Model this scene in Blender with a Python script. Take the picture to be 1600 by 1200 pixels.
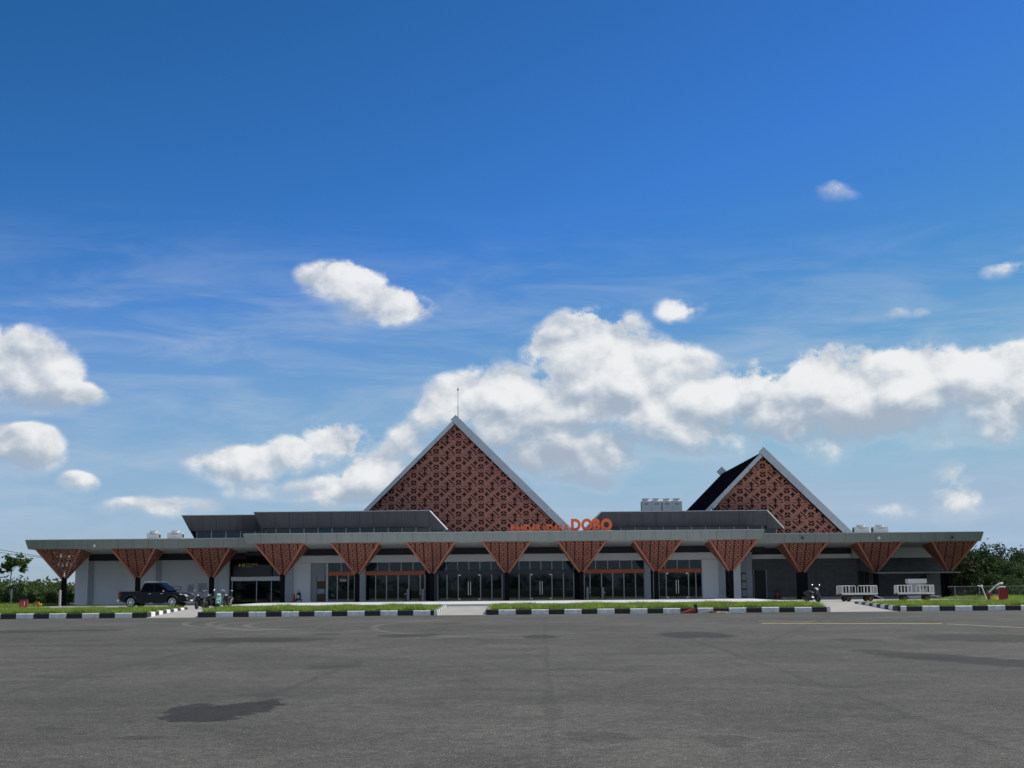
import bpy, bmesh, math, random
import numpy as np
from mathutils import Vector, Matrix
from mathutils.geometry import tessellate_polygon
R = math.radians
rng = random.Random(7)
for o in list(bpy.data.objects):
    bpy.data.objects.remove(o)
SC = bpy.context.scene
COL = SC.collection

# ------------------------------------------------------------------ camera
F_PX, EYE = 2220.0, 1.6                     # focal length in px of the 1600 px wide photograph
PITCH, ROLL = math.atan(315 / F_PX), R(-0.5)
cam_d = bpy.data.cameras.new('camera')
cam = bpy.data.objects.new('camera', cam_d)
COL.objects.link(cam)
cam_d.sensor_width = 36.0
cam_d.lens = 36.0 * F_PX / 1600
cam_d.clip_start, cam_d.clip_end = 0.1, 6000
CM = Matrix.Rotation(math.pi / 2 + PITCH, 4, 'X') @ Matrix.Rotation(ROLL, 4, 'Z')
cam.matrix_world = Matrix.Translation((0, 0, EYE)) @ CM
SC.camera = cam
M3 = CM.to_3x3()

def ray(px, py):
    return M3 @ Vector(((px - 800) / F_PX, -(py - 600) / F_PX, -1.0))
def at(px, py, Y):
    d = ray(px, py); d *= Y / d.y
    return Vector((d.x, d.y, d.z + EYE))
def wx(px, Y, py=915):
    return at(px, py, Y).x
def wz(px, py, Y):
    return at(px, py, Y).z
def gnd(px, py, z=0.0):
    d = ray(px, py); d *= (z - EYE) / d.z
    return Vector((d.x, d.y, z))

# ------------------------------------------------------------------ world, sun, exposure
SUN_EL, SUN_AZ = R(48), R(72)               # azimuth clockwise from +Y: to the right, a little behind the building
SUN_DIR = Vector((math.cos(SUN_EL) * math.sin(SUN_AZ), math.cos(SUN_EL) * math.cos(SUN_AZ), math.sin(SUN_EL)))
SC.view_settings.view_transform = 'Standard'
SC.view_settings.look = 'None'
SC.view_settings.exposure = 0.0
SC.view_settings.gamma = 1.0
SC.view_settings.use_curve_mapping = False
SC.cycles.use_denoising = True
SC.cycles.denoiser = 'OPENIMAGEDENOISE'
SC.cycles.denoising_input_passes = 'RGB_ALBEDO_NORMAL'
SC.cycles.denoising_prefilter = 'ACCURATE'
SC.cycles.max_bounces = 6
SC.cycles.diffuse_bounces = 3
SC.cycles.glossy_bounces = 3
SC.cycles.transmission_bounces = 4
SC.cycles.transparent_max_bounces = 8

class NT:
    """tiny node-tree helper"""
    def __init__(s, tree):
        s.t = tree
    def n(s, typ, **kw):
        nd = s.t.nodes.new(typ)
        for k, v in kw.items():
            setattr(nd, k, v)
        return nd
    def put(s, nd, idx, v):
        if isinstance(v, bpy.types.NodeSocket):
            s.t.links.new(v, nd.inputs[idx])
        elif v is not None:
            nd.inputs[idx].default_value = v
    def math(s, op, a, b=None, c=None, clamp=False):
        nd = s.n('ShaderNodeMath', operation=op, use_clamp=clamp)
        s.put(nd, 0, a)
        if b is not None: s.put(nd, 1, b)
        if c is not None: s.put(nd, 2, c)
        return nd.outputs[0]
    def vmath(s, op, a, b=None):
        nd = s.n('ShaderNodeVectorMath', operation=op)
        s.put(nd, 0, a)
        if b is not None: s.put(nd, 1, b)
        return nd.outputs[1] if op in ('LENGTH', 'DOT_PRODUCT', 'DISTANCE') else nd.outputs[0]
    def noise(s, vec, scale, detail=4, rough=.55, dist=0.0):
        nd = s.n('ShaderNodeTexNoise')
        s.put(nd, 'Vector', vec); nd.inputs['Scale'].default_value = scale
        nd.inputs['Detail'].default_value = detail; nd.inputs['Roughness'].default_value = rough
        nd.inputs['Distortion'].default_value = dist
        return nd.outputs[0]
    def smooth(s, v, lo, hi, a=0.0, b=1.0):
        nd = s.n('ShaderNodeMapRange', interpolation_type='SMOOTHSTEP')
        s.put(nd, 0, v)
        nd.inputs[1].default_value = lo; nd.inputs[2].default_value = hi
        nd.inputs[3].default_value = a; nd.inputs[4].default_value = b
        return nd.outputs[0]
    def mix(s, f, a, b, mode='MIX'):
        nd = s.n('ShaderNodeMix', data_type='RGBA', blend_type=mode)
        s.put(nd, 0, f); s.put(nd, 6, a); s.put(nd, 7, b)
        return nd.outputs[2]

def rgb(r, g, b):
    return (r, g, b, 1.0)

world = bpy.data.worlds.new('World')
SC.world = world
world.use_nodes = True
wt = NT(world.node_tree)
for nd in list(world.node_tree.nodes):
    world.node_tree.nodes.remove(nd)
sky = wt.n('ShaderNodeTexSky', sky_type='NISHITA')
sky.sun_disc = False
sky.sun_elevation = SUN_EL
sky.sun_rotation = SUN_AZ
sky.altitude = 0
sky.air_density = 1.0
sky.dust_density = 0.3
sky.ozone_density = 4.0

# cumulus bank: a density field over direction; noise everywhere, with the photograph's main clouds as swellings of it
def dirpx(px, py):
    return ray(px, py).normalized()
CLOUDS = [  # px, py, rx, ry, weight
    (1230, 650, 330, 50, .82), (925, 545, 78, 48, .85), (985, 605, 110, 60, .85), (1170, 615, 80, 45, .70), (1300, 590, 62, 45, .70),
    (1430, 608, 95, 50, .80), (1570, 620, 120, 58, .85), (785, 645, 92, 55, .98), (880, 695, 120, 48, .90), (690, 652, 48, 36, .60), (1010, 665, 120, 40, .6),
    (525, 445, 58, 30, .62), (600, 485, 72, 28, .60), (15, 575, 66, 46, .95), (75, 622, 58, 26, .70), (20, 705, 54, 32, .78),
    (525, 692, 44, 32, .80), (455, 710, 50, 24, .50), (365, 728, 66, 26, .60), (555, 772, 66, 28, .72), (250, 790, 80, 18, .45), (130, 755, 34, 18, .40),
    (1310, 300, 66, 22, .22), (1070, 478, 56, 36, .31), (1415, 495, 48, 18, .23), (1590, 418, 42, 18, .33), (1490, 770, 42, 50, .38),
    (1303, 700, 24, 30, .32), (900, 752, 80, 20, .55), (1090, 700, 100, 18, .45), (640, 785, 80, 24, .35), (1450, 800, 130, 22, .28), (480, 770, 90, 30, .34), (600, 738, 72, 42, .55), (660, 700, 55, 45, .50), (410, 765, 70, 22, .34),
]
tc = wt.n('ShaderNodeTexCoord')
dirv = tc.outputs['Generated']
ds = wt.vmath('MULTIPLY', dirv, (1.0, 1.0, 1.30))
warp = wt.n('ShaderNodeTexNoise'); wt.put(warp, 'Vector', ds); warp.inputs['Scale'].default_value = 16.0; warp.inputs['Detail'].default_value = 3
dw = wt.vmath('ADD', dirv, wt.vmath('MULTIPLY', wt.vmath('SUBTRACT', warp.outputs['Color'], (.5, .5, .5)), (.030, .030, .022)))
up = (SUN_DIR + Vector((0, 0, .7))).normalized()
def puff(vec, det):
    """billowing field: soft cells over broken noise"""
    vo = wt.n('ShaderNodeTexVoronoi', feature='F1'); wt.put(vo, 'Vector', vec); vo.inputs['Scale'].default_value = 27.0
    cell_ = wt.math('MULTIPLY_ADD', vo.outputs['Distance'], -.46, .31)
    return wt.math('ADD', wt.math('MULTIPLY', wt.math('SUBTRACT', wt.noise(vec, 15.0, det, .66), .5), 1.05), cell_)
dsw = wt.vmath('ADD', ds, wt.vmath('MULTIPLY', wt.vmath('SUBTRACT', warp.outputs['Color'], (.5, .5, .5)), (.02, .02, .02)))
fine = puff(dsw, 9)
fine_s = puff(wt.vmath('ADD', dsw, (up.x * .010, 0, up.z * .012)), 3)
big = wt.noise(ds, 7.0, 2, .5)
acc = hgt = None
for (px, py, rx, ry, w) in CLOUDS:
    c = dirpx(px, py)
    v = wt.vmath('MULTIPLY', wt.vmath('SUBTRACT', dw, tuple(c)), (F_PX / rx, F_PX / rx * .25, F_PX / ry))
    g = wt.math('MULTIPLY', wt.math('EXPONENT', wt.math('MULTIPLY', wt.vmath('DOT_PRODUCT', v, v), -.75)), w)
    hz_ = wt.math('MULTIPLY', g, wt.vmath('DOT_PRODUCT', v, (.25, 0, .95)))
    acc = g if acc is None else wt.math('SMOOTH_MAX', acc, g, .07)
    hgt = hz_ if hgt is None else wt.math('ADD', hgt, hz_)
sepw = wt.n('ShaderNodeSeparateXYZ'); wt.put(sepw, 0, dirv)
EL = sepw.outputs[2]
# cloud bank continued out of view, cover added overhead to brighten the shade
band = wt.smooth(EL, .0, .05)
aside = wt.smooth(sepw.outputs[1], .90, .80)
fill_cloud = wt.math('MULTIPLY', wt.math('MULTIPLY', wt.smooth(big, .42, .66), band), wt.math('MULTIPLY', aside, .80))
body_ = wt.math('MAXIMUM', acc, fill_cloud)
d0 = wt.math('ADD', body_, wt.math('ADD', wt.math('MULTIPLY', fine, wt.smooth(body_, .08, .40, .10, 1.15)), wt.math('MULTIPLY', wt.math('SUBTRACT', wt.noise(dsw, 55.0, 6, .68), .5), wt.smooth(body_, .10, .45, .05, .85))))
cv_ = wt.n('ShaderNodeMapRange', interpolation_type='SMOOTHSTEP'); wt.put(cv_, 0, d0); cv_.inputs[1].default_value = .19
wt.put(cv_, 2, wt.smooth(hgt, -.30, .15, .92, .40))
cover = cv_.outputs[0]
relief = wt.math('ADD', wt.math('ADD', wt.math('MULTIPLY', wt.math('SUBTRACT', fine, fine_s), 2.6), wt.math('MULTIPLY', fine, .55)), wt.math('MULTIPLY', hgt, .62))
lit = wt.smooth(relief, -.50, .72)
thin = wt.smooth(d0, .60, .20, 0.0, .70)
CB = 9.0
cl_dark = rgb(.42 * CB, .50 * CB, .61 * CB)
cl_lit = rgb(.98 * CB, .985 * CB, .985 * CB)
ccol = wt.mix(wt.math('MAXIMUM', lit, thin), cl_dark, cl_lit)
# thin streaky veil and the milky air low down
sv = wt.vmath('MULTIPLY', dirv, (9.0, 9.0, 46.0))
veil = wt.smooth(wt.noise(sv, 1.0, 6, .62, .6), .36, .78)
veil = wt.math('MULTIPLY', veil, wt.math('MULTIPLY', wt.smooth(EL, .02, .12, .80, .45), wt.smooth(EL, .15, .27, 1.0, 0.0)))
# the camera's rendering of clear sky: deeper than the raw model, glare round the sun capped
sc3 = wt.n('ShaderNodeSeparateColor'); wt.put(sc3, 0, sky.outputs[0])
cc3 = wt.n('ShaderNodeCombineColor')
for i_, (a_, p_) in enumerate(((1.22, 1.96), (.96, 1.38), (1.82, 1.8))):
    L_ = wt.math('MINIMUM', wt.math('MULTIPLY', sc3.outputs[i_], .10), (.52, .60, .55)[i_])
    wt.put(cc3, i_, wt.math('MULTIPLY', wt.math('POWER', L_, p_), a_ * 10))
skyc = wt.mix(veil, cc3.outputs[0], rgb(.56 * CB, .66 * CB, .78 * CB))
skyc = wt.mix(wt.smooth(EL, .25, .0, 0.0, .60), skyc, rgb(.40 * CB, .55 * CB, .735 * CB))
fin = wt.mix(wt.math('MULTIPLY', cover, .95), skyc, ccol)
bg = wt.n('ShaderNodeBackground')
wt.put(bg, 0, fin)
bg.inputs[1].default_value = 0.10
wo = wt.n('ShaderNodeOutputWorld')
world.node_tree.links.new(bg.outputs[0], wo.inputs[0])
world.cycles.sampling_method = 'MANUAL'
world.cycles.sample_map_resolution = 512

sun_d = bpy.data.lights.new('sun', 'SUN')
sun_d.energy = 4.0
sun_d.angle = R(0.5)
sun_d.color = (1.0, .95, .87)
sun = bpy.data.objects.new('sun', sun_d)
COL.objects.link(sun)
sun.location = (60, 60, 80)
sun.rotation_euler = SUN_DIR.to_track_quat('Z', 'Y').to_euler()

# ------------------------------------------------------------------ materials
MATS = {}
def mat(name, col, rough=.6, metal=0.0, var=.12, vscale=3.0, bump=0.0, bscale=40.0, spec=.5, stretch=None, transl=0.0, coat=0.0):
    if name in MATS: return MATS[name]
    m = bpy.data.materials.new(name); m.use_nodes = True
    t = NT(m.node_tree)
    b = m.node_tree.nodes['Principled BSDF']
    tcn = t.n('ShaderNodeNewGeometry').outputs['Position']
    v = tcn if stretch is None else t.vmath('MULTIPLY', tcn, stretch)
    nz = t.noise(v, vscale, 5, .6)
    k = t.smooth(nz, .25, .75, 1 - var, 1 + var)
    sc = t.n('ShaderNodeVectorMath', operation='SCALE')
    sc.inputs[0].default_value = col; t.put(sc, 'Scale', k)
    t.put(b, 'Base Color', sc.outputs[0])
    b.inputs['Roughness'].default_value = rough
    b.inputs['Metallic'].default_value = metal
    b.inputs['Specular IOR Level'].default_value = spec
    b.inputs['Coat Weight'].default_value = coat
    if bump:
        bn = t.n('ShaderNodeBump'); bn.inputs['Strength'].default_value = bump; bn.inputs['Distance'].default_value = .02
        t.put(bn, 'Height', t.noise(tcn, bscale, 4, .6)); t.put(b, 'Normal', bn.outputs[0])
    if transl:
        tr = t.n('ShaderNodeBsdfTranslucent'); t.put(tr, 0, sc.outputs[0])
        ms = t.n('ShaderNodeMixShader'); ms.inputs[0].default_value = transl
        t.t.links.new(b.outputs[0], ms.inputs[1]); t.t.links.new(tr.outputs[0], ms.inputs[2])
        t.t.links.new(ms.outputs[0], m.node_tree.nodes['Material Output'].inputs[0])
    MATS[name] = m
    return m

mat('fascia', (.245, .275, .27), .42, .25, .07, 1.6, stretch=(1.5, 1, .3))
mat('fascia_dark', (.050, .054, .066), .40, .2, .15, 1.6, stretch=(1.5, 1, .3))
mat('soffit', (.55, .56, .54), .6, 0, .05, .8)
mat('dark_beam', (.010, .011, .016), .6, 0, .1)
mat('pale_wall', (.70, .72, .73), .75, 0, .05, .7, stretch=(1, 1, .25))
mat('white_wall', (.80, .81, .81), .75, 0, .05, .7, stretch=(1, 1, .25))
mat('grey_wall', (.40, .43, .46), .7, 0, .06, .8)
mat('column_black', (.006, .006, .008), .6, 0, .1, spec=.1)
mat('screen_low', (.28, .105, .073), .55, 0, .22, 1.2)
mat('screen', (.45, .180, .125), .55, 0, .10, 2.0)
mat('trim', (.40, .15, .095), .55, 0, .15, 2.0)
mat('backing', (.020, .017, .018), .9, 0, .1)
mat('barge', (.52, .55, .57), .38, .3, .05, .8)
mat('roof_sheet', (.007, .007, .011), .9, 0, .1, spec=0.0)
mat('mullion', (.38, .39, .40), .4, .3, .05)
mat('orange', (.56, .13, .055), .45, 0, .08)
mat('white_paint', (.80, .80, .77), .55, 0, .20, 4.0, .2, 20)
mat('black_paint', (.025, .027, .027), .6, 0, .3, 6.0)
mat('sign_red', (.92, .16, .05), .4, 0, .05)
mat('sign_black', (.010, .011, .012), .3, 0, .1)
mat('sign_yellow', (.75, .55, .04), .4, 0, .05)
mat('concrete', (.36, .345, .31), .85, 0, .16, 1.2, .25, 30)
mat('terrace', (.62, .62, .59), .7, 0, .07, 1.0)
mat('soil', (.075, .085, .03), .95, 0, .35, 1.5)
mat('grass', (.235, .33, .058), .6, 0, .35, .9, transl=.5, spec=.2)
mat('meadow', (.085, .125, .032), .95, 0, .4, .35)
mat('leaf_dark', (.042, .070, .024), .55, 0, .45, .6, spec=.12, transl=.22)
mat('leaf_mid', (.085, .130, .040), .55, 0, .45, .5, spec=.12, transl=.25)
mat('leaf_olive', (.094, .118, .036), .55, 0, .4, .5, spec=.12, transl=.25)
mat('bark', (.16, .13, .10), .9, 0, .3, 6)
mat('bark_white', (.50, .49, .45), .85, 0, .2, 6)
mat('car_paint', (.0025, .004, .012), .18, 0, .05, spec=.3)
mat('black_plastic', (.016, .016, .017), .5, 0, .15)
mat('rubber', (.018, .018, .018), .85, 0, .2)
mat('alloy', (.60, .61, .62), .35, .3, .06)
mat('chrome', (.72, .73, .75), .15, 1.0, .03)
mat('lamp_glass', (.80, .82, .84), .1, .2, .03)
mat('tail_red', (.24, .008, .016), .2, 0, .05)
mat('dark_glass', (.004, .005, .008), .12, 0, .05, spec=.04)
mat('mint', (.42, .70, .60), .3, 0, .04, coat=.4)
mat('bike_black', (.013, .013, .015), .25, 0, .08, coat=.4)
mat('seat_vinyl', (.020, .020, .022), .6, 0, .1)
mat('ac_white', (.66, .67, .65), .5, 0, .06)
mat('ac_grey', (.36, .37, .37), .55, 0, .08)
mat('coil', (.055, .060, .065), .6, .3, .15, 8)
mat('galv', (.26, .27, .28), .55, .3, .15)
mat('hydrant_red', (.20, .010, .018), .45, 0, .15)
mat('cone_red', (.50, .060, .040), .55, 0, .12)
mat('yellow', (.72, .54, .02), .45, 0, .08)
mat('wood', (.42, .31, .18), .8, 0, .25, 5)
mat('rust', (.17, .075, .035), .85, 0, .35, 9)
mat('cart_white', (.72, .72, .68), .5, 0, .10, 4)
mat('poster', (.55, .33, .32), .5, 0, .3, 8)
mat('louvre', (.070, .072, .080), .5, 0, .1)
mat('wire', (.03, .03, .03), .7, 0, .1)
mat('yellow_line', (.60, .50, .20), .8, 0, .3, 2.5)

def glass_mat(name, tint, rough=.02):
    m = bpy.data.materials.new(name); m.use_nodes = True
    t = NT(m.node_tree); b = m.node_tree.nodes['Principled BSDF']
    pos = t.n('ShaderNodeNewGeometry').outputs['Position']
    b.inputs['Base Color'].default_value = tint
    b.inputs['Roughness'].default_value = rough
    b.inputs['IOR'].default_value = 1.5
    bn = t.n('ShaderNodeBump'); bn.inputs['Strength'].default_value = .05; bn.inputs['Distance'].default_value = .02
    t.put(bn, 'Height', t.noise(pos, .6, 2)); t.put(b, 'Normal', bn.outputs[0])
    tr = t.n('ShaderNodeBsdfTransparent'); tr.inputs[0].default_value = (.45, .52, .54, 1)
    ms = t.n('ShaderNodeMixShader'); ms.inputs[0].default_value = .16
    t.t.links.new(b.outputs[0], ms.inputs[1]); t.t.links.new(tr.outputs[0], ms.inputs[2])
    t.t.links.new(ms.outputs[0], m.node_tree.nodes['Material Output'].inputs[0])
    MATS[name] = m
glass_mat('glass', (.003, .009, .012, 1))
glass_mat('glass_upper', (.014, .042, .052, 1))

def tile_mat():
    m = bpy.data.materials.new('slate_tile'); m.use_nodes = True
    t = NT(m.node_tree); b = m.node_tree.nodes['Principled BSDF']
    pos = t.n('ShaderNodeNewGeometry').outputs['Position']
    sp = t.n('ShaderNodeSeparateXYZ'); t.put(sp, 0, pos)
    cb = t.n('ShaderNodeCombineXYZ'); t.put(cb, 0, t.math('ADD', sp.outputs[0], sp.outputs[1])); t.put(cb, 1, sp.outputs[2])
    br = t.n('ShaderNodeTexBrick'); t.put(br, 'Vector', cb.outputs[0])
    br.inputs['Color1'].default_value = (.075, .085, .088, 1); br.inputs['Color2'].default_value = (.105, .115, .118, 1)
    br.inputs['Mortar'].default_value = (.05, .055, .06, 1)
    br.inputs['Scale'].default_value = 1.0; br.inputs['Brick Width'].default_value = .6; br.inputs['Row Height'].default_value = .3
    br.inputs['Mortar Size'].default_value = .008
    nz = t.noise(pos, 2.5, 5)
    t.put(b, 'Base Color', t.mix(t.smooth(nz, .3, .7, 0, .5), br.outputs[0], rgb(.12, .13, .13)))
    b.inputs['Roughness'].default_value = .6
    MATS['slate_tile'] = m
tile_mat()

def asphalt_mat():
    m = bpy.data.materials.new('asphalt'); m.use_nodes = True
    t = NT(m.node_tree); b = m.node_tree.nodes['Principled BSDF']
    pos = t.n('ShaderNodeNewGeometry').outputs['Position']
    sp = t.n('ShaderNodeSeparateXYZ'); t.put(sp, 0, pos)
    X, Y = sp.outputs[0], sp.outputs[1]
    large = t.noise(pos, .10, 4, .6)
    mid = t.noise(t.vmath('MULTIPLY', pos, (1.0, .8, 1)), .55, 6, .66, 1.2)
    streak = t.noise(t.vmath('MULTIPLY', pos, (.12, 1.9, 1)), 1.3, 4, .6, .4)
    vor = t.n('ShaderNodeTexVoronoi'); t.put(vor, 'Vector', pos); vor.inputs['Scale'].default_value = 62.0
    grain = t.n('ShaderNodeSeparateColor'); t.put(grain, 0, vor.outputs['Color'])
    g1 = t.noise(pos, 38.0, 3, .7)
    k = t.math('MULTIPLY', t.smooth(large, .3, .7, .80, 1.18), t.smooth(mid, .25, .75, .78, 1.20))
    k = t.math('MULTIPLY', k, t.math('MULTIPLY', t.smooth(streak, .3, .72, 1.03, .94), t.smooth(t.noise(pos, 5.0, 5, .7), .28, .72, .74, 1.26)))
    k = t.math('MULTIPLY', k, t.math('MULTIPLY_ADD', grain.outputs[0], .80, .60))
    k = t.math('MULTIPLY', k, t.smooth(g1, .25, .75, .62, 1.38))
    chip = t.math('MULTIPLY', t.math('GREATER_THAN', grain.outputs[1], .965), 1.3)
    k = t.math('ADD', k, chip)
    wob = t.math('ADD', t.math('MULTIPLY', t.math('SUBTRACT', t.noise(pos, 1.3, 6, .70), .5), 1.7), t.math('MULTIPLY', t.math('SUBTRACT', t.noise(t.vmath('MULTIPLY', pos, (1, .35, 1)), 6.0, 4, .7), .5), .7))
    wobf = t.math('MULTIPLY', t.math('SUBTRACT', t.noise(pos, .5, 3, .6), .5), 1.6)
    dark = None
    # stains: photo px of centre, half extents in metres, turn, strength
    STAINS = [(352, 1112, .55, 1.6, -8, .70), (296, 1108, .25, .9, 0, .62), (405, 1104, .22, 1.2, 0, .66), (1085, 992, 1.1, 1.5, 0, .42), (845, 995, .55, .9, 0, .40), (1515, 1031, .85, 2.3, 14, .42),
              (400, 1000, 2.3, 1.0, -12, .33), (640, 993, 1.0, .8, 0, .38), (110, 1058, .9, .45, -15, .30), (525, 1042, .45, .8, -25, .30), (215, 1153, .28, .22, 0, .35),
              (130, 985, 1.6, .6, 0, .30), (20, 987, 2.2, .8, 0, .28), (1560, 997, 2.4, 1.5, 8, .30), (1340, 1000, .7, .7, 0, .22), (1000, 1045, 5.0, .6, 4, .12),
              (700, 975, .7, .5, 0, .30), (480, 985, 1.6, .5, -10, .22), (1390, 1120, .5, .3, 0, .15), (860, 1105, .14, 1.6, 0, .18)]
    rs = random.Random(3)
    for _ in range(9):
        STAINS.append((rs.uniform(60, 1560), rs.uniform(985, 1170), rs.uniform(.12, .5), rs.uniform(.2, .7), rs.uniform(-30, 30), rs.uniform(.12, .28)))
    for (px, py, hx, hy, turn, s) in STAINS:
        if py < 1040: hy *= 2.0; s = min(.55, s * 1.45)
        c = gnd(px, py)
        ca, sa = math.cos(R(turn)), math.sin(R(turn))
        dx = t.math('SUBTRACT', X, c.x); dy = t.math('SUBTRACT', Y, c.y)
        u = t.math('MULTIPLY', t.math('ADD', t.math('MULTIPLY', dx, ca), t.math('MULTIPLY', dy, sa)), 1 / hx)
        v = t.math('MULTIPLY', t.math('SUBTRACT', t.math('MULTIPLY', dy, ca), t.math('MULTIPLY', dx, sa)), 1 / hy)
        l = t.math('SQRT', t.math('ADD', t.math('MULTIPLY', u, u), t.math('MULTIPLY', v, v)))
        q = t.smooth(t.math('ADD', l, wob), 1.06, .98, 0, s)
        dark = q if dark is None else t.math('MAXIMUM', dark, q)
    # paving joints and cracks: a line through two photo points
    for (a, b2, w, s) in [((850, 965), (868, 1195), .03, .16), ((1040, 985), (1590, 1175), .045, .24), ((1300, 962), (1180, 1010), .05, .2), ((0, 1010), (700, 985), .05, .25), ((560, 1035), (360, 1110), .05, .25), ((430, 990), (0, 1085), .07, .22)]:
        p, q2 = gnd(*a), gnd(*b2)
        dv = (q2 - p); L = dv.length; dv /= L
        dx = t.math('SUBTRACT', X, p.x); dy = t.math('SUBTRACT', Y, p.y)
        al = t.math('ADD', t.math('MULTIPLY', dx, dv.x), t.math('MULTIPLY', dy, dv.y))
        pe = t.math('ABSOLUTE', t.math('ADD', t.math('SUBTRACT', t.math('MULTIPLY', dy, dv.x), t.math('MULTIPLY', dx, dv.y)), t.math('MULTIPLY', wobf, .18)))
        ins = t.math('MULTIPLY', t.smooth(al, -1, 1), t.smooth(al, L - 1, L + 1, 1, 0))
        q = t.math('MULTIPLY', t.smooth(pe, w * 3, w * .4, 0, s), ins)
        q = t.math('MULTIPLY', q, t.smooth(mid, .3, .6, .3, 1))
        dark = t.math('MAXIMUM', dark, q)
    # scuffed tyre arcs, lighter
    lightm = None
    for (px, py, r, w) in [(620, 972, 6.5, .22), (620, 972, 7.6, .18), (640, 968, 9.2, .22), (655, 966, 11, .2), (930, 975, 9, .2)]:
        c = gnd(px, py)
        dx = t.math('SUBTRACT', X, c.x); dy = t.math('MULTIPLY', t.math('SUBTRACT', Y, c.y), .55)
        l = t.math('SQRT', t.math('ADD', t.math('MULTIPLY', dx, dx), t.math('MULTIPLY', dy, dy)))
        q = t.smooth(t.math('ABSOLUTE', t.math('SUBTRACT', l, r)), w, w * .3, 0, .55)
        q = t.math('MULTIPLY', q, t.smooth(dx, 1.0, -3.0))
        lightm = q if lightm is None else t.math('MAXIMUM', lightm, q)
    k = t.math('MULTIPLY', k, t.math('SUBTRACT', 1.0, dark))
    k = t.math('MULTIPLY', k, t.math('ADD', 1.0, lightm))
    sc = t.n('ShaderNodeVectorMath', operation='SCALE'); sc.inputs[0].default_value = (.084, .082, .069); t.put(sc, 'Scale', k)
    t.put(b, 'Base Color', sc.outputs[0])
    t.put(b, 'Roughness', t.math('SUBTRACT', .88, t.math('MULTIPLY', dark, .12)))
    b.inputs['Specular IOR Level'].default_value = .3
    bn = t.n('ShaderNodeBump'); bn.inputs['Strength'].default_value = .55; bn.inputs['Distance'].default_value = .012
    t.put(bn, 'Height', t.math('ADD', vor.outputs['Distance'], t.math('MULTIPLY', g1, 1.2))); t.put(b, 'Normal', bn.outputs[0])
    MATS['asphalt'] = m
asphalt_mat()

# ------------------------------------------------------------------ helpers
ROOTLOC = {}
def tag(o, label=None, cat=None, group=None, kind=None):
    if label: o['label'] = label
    if cat: o['category'] = cat
    if group: o['group'] = group
    if kind: o['kind'] = kind
    return o
def empty(name, loc=(0, 0, 0), rz=0.0, parent=None):
    o = bpy.data.objects.new(name, None); COL.objects.link(o)
    o.empty_display_size = .2
    o.location = loc; o.rotation_euler = (0, 0, rz)
    if parent is not None:
        o.parent = parent; ROOTLOC[o.name] = ROOTLOC[parent.name]
        o.location = (0, 0, 0)
    else:
        ROOTLOC[o.name] = Vector(loc)
    return o
def off(parent):
    return ROOTLOC.get(parent.name, Vector((0, 0, 0))) if parent is not None else Vector((0, 0, 0))
def link(name, me, parent=None, loc=(0, 0, 0)):
    """loc in world coordinates; parents are unrotated Empties at ROOTLOC (vehicles pass local=True builders)"""
    o = bpy.data.objects.new(name, me); COL.objects.link(o)
    if parent is not None:
        o.parent = parent
        o.location = Vector(loc) - off(parent)
        ROOTLOC[o.name] = Vector(loc) if Vector(loc).length else off(parent) * 0
    else:
        o.location = loc
    return o
CUBES = {}
def cube_mesh(m):
    if m not in CUBES:
        me = bpy.data.meshes.new('box_' + m)
        v = [(x, y, z) for x in (-.5, .5) for y in (-.5, .5) for z in (-.5, .5)]
        f = [(0, 1, 3, 2), (4, 6, 7, 5), (0, 4, 5, 1), (2, 3, 7, 6), (0, 2, 6, 4), (1, 5, 7, 3)]
        me.from_pydata(v, [], f); me.materials.append(MATS[m]); CUBES[m] = me
    return CUBES[m]
def box(name, x0, x1, y0, y1, z0, z1, m, parent=None):
    o = link(name, cube_mesh(m), parent, ((x0 + x1) / 2, (y0 + y1) / 2, (z0 + z1) / 2))
    o.scale = (abs(x1 - x0), abs(y1 - y0), abs(z1 - z0))
    return o
def mesh(name, verts, faces, m, smooth=False):
    me = bpy.data.meshes.new(name); me.from_pydata([tuple(v) for v in verts], [], faces)
    me.materials.append(MATS[m])
    if smooth: me.polygons.foreach_set('use_smooth', [True] * len(me.polygons))
    me.update()
    return me
def fixn(me):
    bm = bmesh.new(); bm.from_mesh(me); bmesh.ops.recalc_face_normals(bm, faces=bm.faces); bm.to_mesh(me); bm.free()
    return me
def poly(name, verts, faces, m, parent=None, smooth=False):
    """verts in world coordinates"""
    o_ = off(parent)
    me = fixn(mesh(name, [Vector(v) - o_ for v in verts], faces, m, smooth))
    o = bpy.data.objects.new(name, me); COL.objects.link(o)
    if parent is not None: o.parent = parent
    return o
def prism(name, pts, a0, a1, axis, m, parent=None):
    """polygon pts extruded along an axis: 'y' pts=(x,z), 'x' pts=(y,z), 'z' pts=(x,y)"""
    def P(p, a):
        return {'y': (p[0], a, p[1]), 'x': (a, p[0], p[1]), 'z': (p[0], p[1], a)}[axis]
    n = len(pts)
    v = [P(p, a0) for p in pts] + [P(p, a1) for p in pts]
    f = [tuple(range(n)), tuple(range(2 * n - 1, n - 1, -1))] + [(i, (i + 1) % n, n + (i + 1) % n, n + i) for i in range(n)]
    return poly(name, v, f, m, parent)
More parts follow.
